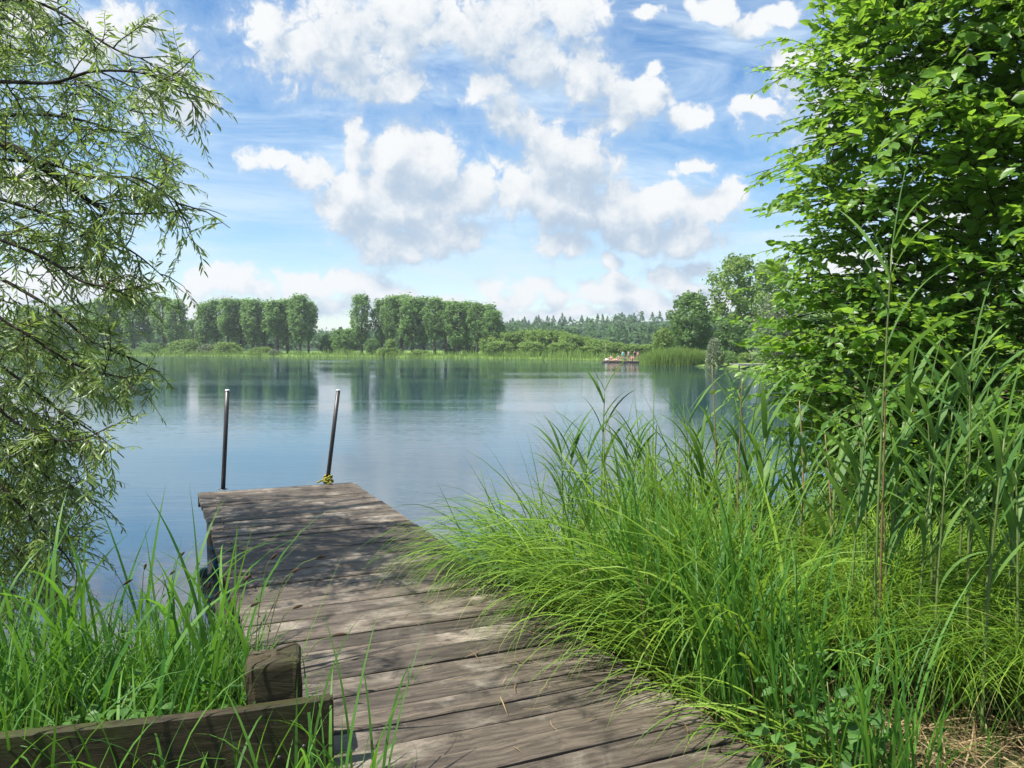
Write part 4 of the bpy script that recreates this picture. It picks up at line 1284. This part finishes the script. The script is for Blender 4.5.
# tall lush blades at the near right edge of the jetty
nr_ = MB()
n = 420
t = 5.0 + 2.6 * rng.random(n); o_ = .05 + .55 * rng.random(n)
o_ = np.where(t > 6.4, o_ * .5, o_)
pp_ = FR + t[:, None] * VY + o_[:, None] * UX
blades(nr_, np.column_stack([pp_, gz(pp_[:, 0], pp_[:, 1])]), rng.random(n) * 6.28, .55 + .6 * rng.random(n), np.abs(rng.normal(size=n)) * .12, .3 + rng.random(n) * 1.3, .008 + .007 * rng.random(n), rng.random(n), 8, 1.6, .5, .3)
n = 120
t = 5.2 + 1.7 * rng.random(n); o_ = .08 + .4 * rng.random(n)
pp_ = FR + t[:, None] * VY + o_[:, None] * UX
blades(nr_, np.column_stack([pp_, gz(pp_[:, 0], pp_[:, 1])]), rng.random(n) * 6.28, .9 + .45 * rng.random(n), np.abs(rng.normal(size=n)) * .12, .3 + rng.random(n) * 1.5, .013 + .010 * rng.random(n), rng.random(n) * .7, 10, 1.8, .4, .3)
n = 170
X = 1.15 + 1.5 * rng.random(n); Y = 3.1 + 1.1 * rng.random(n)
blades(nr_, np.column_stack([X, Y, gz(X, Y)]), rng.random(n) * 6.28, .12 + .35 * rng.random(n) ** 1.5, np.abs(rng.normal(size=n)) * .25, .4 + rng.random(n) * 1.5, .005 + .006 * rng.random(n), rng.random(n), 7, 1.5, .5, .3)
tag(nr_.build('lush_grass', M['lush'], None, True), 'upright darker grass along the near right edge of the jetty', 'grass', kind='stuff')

# dead thatch at the foot of the sedge
th_ = MB()
n = 2600
X = .7 + 2.2 * rng.random(n); Y = 2.9 + 2.2 * rng.random(n)
ok = ~in_dock(X, Y, .02); X, Y = X[ok], Y[ok]; n = len(X)
blades(th_, np.column_stack([X, Y, gz(X, Y) + .01]), rng.random(n) * 6.28, .15 + .3 * rng.random(n), .7 + .7 * rng.random(n), 1.4 + .5 * rng.random(n), .004 + .004 * rng.random(n), rng.random(n), 4, 1., .8, .5)
n = 420
X = .0 + 3.2 * rng.random(n); Y = 3.0 + 3.6 * rng.random(n)
ok = ~in_dock(X, Y, -.02) & ~((X > 1.05) & (Y < 4.4)) & (lake_sd(X[:, None], Y[:, None])[:, 0] > 0); X, Y = X[ok], Y[ok]; n = len(X)
blades(th_, np.column_stack([X, Y, gz(X, Y)]), rng.random(n) * 6.28, .45 + .55 * rng.random(n), .05 + .3 * rng.random(n), .3 + 1.6 * rng.random(n), .004 + .005 * rng.random(n), rng.random(n), 7, 1.4, .5, .3)
tag(th_.build('dead_thatch', M['dry']), 'straw coloured dead grass lying under the sedge', 'dead grass', kind='stuff')

# dry blades fallen on the planks
ld = MB()
n = 46
t = 4.6 + 3.0 * rng.random(n); o_ = -.05 - 1.0 * rng.random(n) ** 1.6
pp_ = FR + t[:, None] * VY + o_[:, None] * UX
blades(ld, np.column_stack([pp_, np.full(n, DZ + .008)]), rng.random(n) * 6.28, .06 + .16 * rng.random(n), np.full(n, 1.54), np.full(n, 1.57), .003 + .003 * rng.random(n), rng.random(n), 5, 1., .3, 1.2)
tag(ld.build('dry_blades', M['dry']), 'loose dry grass blades lying on the planks', 'dead grass', kind='stuff')


# reeds: each stalk a thing
def reed(px, py_top, depth, lean, nleaf, dead=False, seed=0):
    rs = random.Random(seed)
    top = P(px, py_top, depth)
    x0 = top[0] - lean * .4
    zb = float(gz(np.array([x0]), np.array([depth]))[0])
    root = thing('dead_reed' if dead else 'green_reed', '', 'reed', (x0, depth, zb), group='dead reeds on the right bank' if dead else 'green reeds on the right bank')
    H = top[2] - zb
    bend = lean * .4
    pth = smooth_path([(0, 0, -.05), (bend * .25, .01, H * .4), (bend * .6, 0, H * .75), (bend, 0, H)], 14)
    m_ = MB(); tube(m_, pth[:12] if not dead else pth, np.linspace(.0078, .0025, 14)[:len(pth[:12] if not dead else pth)], 6, rs.random()); m_.build('stem', M['reed_stem'] if not dead else M['dry'], root, True)
    if nleaf:
        m_ = MB()
        k_ = nleaf + 3
        tt = np.linspace(.42, .90, k_)
        pos = np.array([pth[min(13, int(q * 13))] for q in tt])
        az = (np.arange(k_) % 2) * math.pi + rs.uniform(-.6, .6) + math.pi / 2 + rng.normal(size=k_) * .4
        blades(m_, pos, az, (.36 + .30 * rng.random(k_)) * (1.05 - .3 * tt), .25 + .3 * rng.random(k_), .9 + 1.2 * rng.random(k_) * (1.2 - tt), .027 + .014 * rng.random(k_), rng.random(k_), 9, 1.5, .35, .2)
        # top pair, upright
        blades(m_, np.array([pth[11], pth[10]]), np.array([math.pi / 2 + .2, -math.pi / 2]), np.array([H * .2 + .08, .3]), np.array([.1, .25]), np.array([.3, .7]), np.array([.026, .026]), np.array([.6, .8]), 7, 1.4, .2)
        m_.build('leaves', M['reed'], root, True)
    return root, px


rd = [(892, 190, 3.7, .15, 6), (968, 330, 3.6, -.1, 7), (958, 370, 3.9, .25, 7), (1010, 400, 3.4, .2, 6), (912, 370, 4.1, .25, 7), (860, 385, 4.3, -.2, 7), (1016, 440, 3.5, -.15, 7), (940, 410, 3.8, .2, 7), (985, 400, 4.2, .15, 7),
      (606, 365, 5.9, .1, 7), (625, 420, 5.8, -.15, 6), (680, 395, 5.4, -.4, 6), (735, 365, 5.2, -.35, 6), (720, 420, 5.4, .1, 6), (560, 425, 6.0, -.1, 6), (790, 425, 5.0, -.2, 7), (812, 440, 4.7, .2, 7), (752, 440, 5.1, .2, 6), (880, 440, 4.0, -.2, 7), (590, 440, 5.7, .2, 6), (650, 430, 5.6, .2, 6), (1000, 445, 3.7, .1, 7), (840, 450, 4.4, .1, 7), (925, 370, 3.9, -.2, 8), (905, 420, 4.3, .2, 8), (950, 440, 3.6, .1, 8), (1012, 430, 3.8, -.1, 8), (975, 360, 4.1, .15, 8), (640, 425, 5.4, .2, 8), (700, 430, 5.3, -.2, 8), (572, 440, 5.9, .1, 8), (768, 415, 4.9, .15, 8), (870, 400, 4.0, .2, 8)]
rlist = [reed(*q, seed=i) for i, q in enumerate(rd)]
rlist.sort(key=lambda q: q[1])
for i, (o, _) in enumerate(rlist): o['label'] = 'green leafy reed stalk, %s from the left along the right bank' % ORD[i]
dd_ = [(712, 365, 5.2, -.15, 0, True), (742, 380, 5.0, .05, 0, True), (657, 425, 5.5, .05, 0, True), (605, 428, 5.8, .0, 0, True), (800, 400, 4.8, -.15, 0, True), (886, 380, 3.75, .0, 0, True), (826, 432, 4.6, -.2, 0, True)]
dlist = [reed(*q, seed=50 + i) for i, q in enumerate(dd_)]
dlist.sort(key=lambda q: q[1])
for i, (o, _) in enumerate(dlist): o['label'] = 'bare straw brown reed stalk, %s from the left on the right bank' % ORD[i]

# flowering sedge stems by the jetty's left edge
fl = [(140, 572, 4.2), (175, 560, 4.3), (204, 592, 4.0), (118, 588, 4.0), (166, 577, 4.4), (210, 602, 3.9), (240, 585, 3.7), (247, 610, 3.6), (268, 562, 3.8), (289, 575, 3.6), (290, 612, 3.5), (314, 560, 3.9), (330, 640, 3.3), (15, 640, 3.8), (50, 600, 4.0)]
fl.sort()
for i, (px, py, dep) in enumerate(fl):
    top = P(px, py, dep)
    lean = random.uniform(.05, .3)
    xr = top[0] - lean * .5
    while in_dock(np.array([xr]), np.array([dep]), .02)[0]: xr -= .05
    zb = float(gz(np.array([xr]), np.array([dep]))[0])
    o = thing('sedge_flower_stem', 'thin stem with a dark brown spike, %s from the left on the left bank' % ORD[i], 'sedge flower', (xr, dep, zb), group='flowering sedge stems on the left bank')
    e = top - np.array([xr, dep, zb])
    pth = smooth_path([(0, 0, 0), (e[0] * .25, 0, e[2] * .55), (e[0] * .7, 0, e[2] * .92), e], 12)
    m_ = MB(); tube(m_, pth, np.linspace(.003, .0014, 12), 5, .5, False); m_.build('stem', M['reed_stem'], o, True)
    m_ = MB(); d = norm(pth[-1] - pth[-3]); L = random.uniform(.045, .07)
    sp = np.array([pth[-1] + d * L * q + np.array([0, 0, -.012 * q * q]) for q in np.linspace(0, 1, 7)])
    tube(m_, sp, [.002, .0055, .007, .007, .006, .004, .001], 7); m_.build('spike', M['spike'], o, True)

# broad-leaved herbs low in the sedge
hb = [(835, 690, 3.0), (860, 650, 3.2), (800, 665, 3.2), (826, 720, 2.9), (790, 720, 2.95), (875, 700, 2.95), (120, 690, 3.35), (200, 700, 3.3), (60, 720, 3.3), (40, 690, 3.5), (235, 690, 3.4)]
hb.sort()
for i, (px, py, dep) in enumerate(hb):
    top = P(px, py, dep)
    zb = float(gz(np.array([top[0]]), np.array([dep]))[0])
    side = 'left' if px < 400 else 'right'
    o = thing('leafy_herb', 'small leafy herb in the grass, %s from the left on the %s bank' % (ORD[i if px < 400 else i - 5], side), 'herb', (top[0], dep, zb), group='leafy herbs on the %s bank' % side)
    H = max(.15, top[2] - zb)
    m_ = MB(); tube(m_, smooth_path([(0, 0, 0), (.02, .01, H * .5), (0, .02, H)], 8), np.linspace(.004, .002, 8), 5); m_.build('stem', M['reed_stem'], o, True)
    k_ = 22
    tt = rng.random(k_) ** .7; a = rng.random(k_) * 6.28
    p = np.stack([.02 * np.cos(a), .02 * np.sin(a), H * (.25 + .75 * tt)], -1)
    dv = np.stack([np.cos(a), np.sin(a), .25 * rng.normal(size=k_)], -1)
    p = p + dv * (.03 + .07 * rng.random(k_))[:, None]
    m_ = MB(); leaves(m_, p, dv, norm(np.array([0, 0, 1.]) + rng.normal(size=(k_, 3)) * .35), .05 + .03 * rng.random(k_), .04 + .02 * rng.random(k_), rng.random(k_), .2, .2); m_.build('leaves', M['herb'], o)


# ------------------------------------------------------------------ summer haze over the lake
hm = bpy.data.materials.new('summer_haze'); hm.use_nodes = True
hm.node_tree.nodes.clear()
g = G(hm.node_tree)
o_ = g.n('ShaderNodeOutputMaterial'); pv = g.n('ShaderNodeVolumePrincipled')
pv.inputs['Color'].default_value = (.80, .88, .96, 1); pv.inputs['Density'].default_value = .00038; pv.inputs['Anisotropy'].default_value = .2
g.put(o_.inputs['Volume'], pv.outputs[0])
hz_ = MB(); box(hz_, -2600, 2600, -400, 3100, -4.0, 42.0)
tag(hz_.build('haze', hm), kind='stuff')
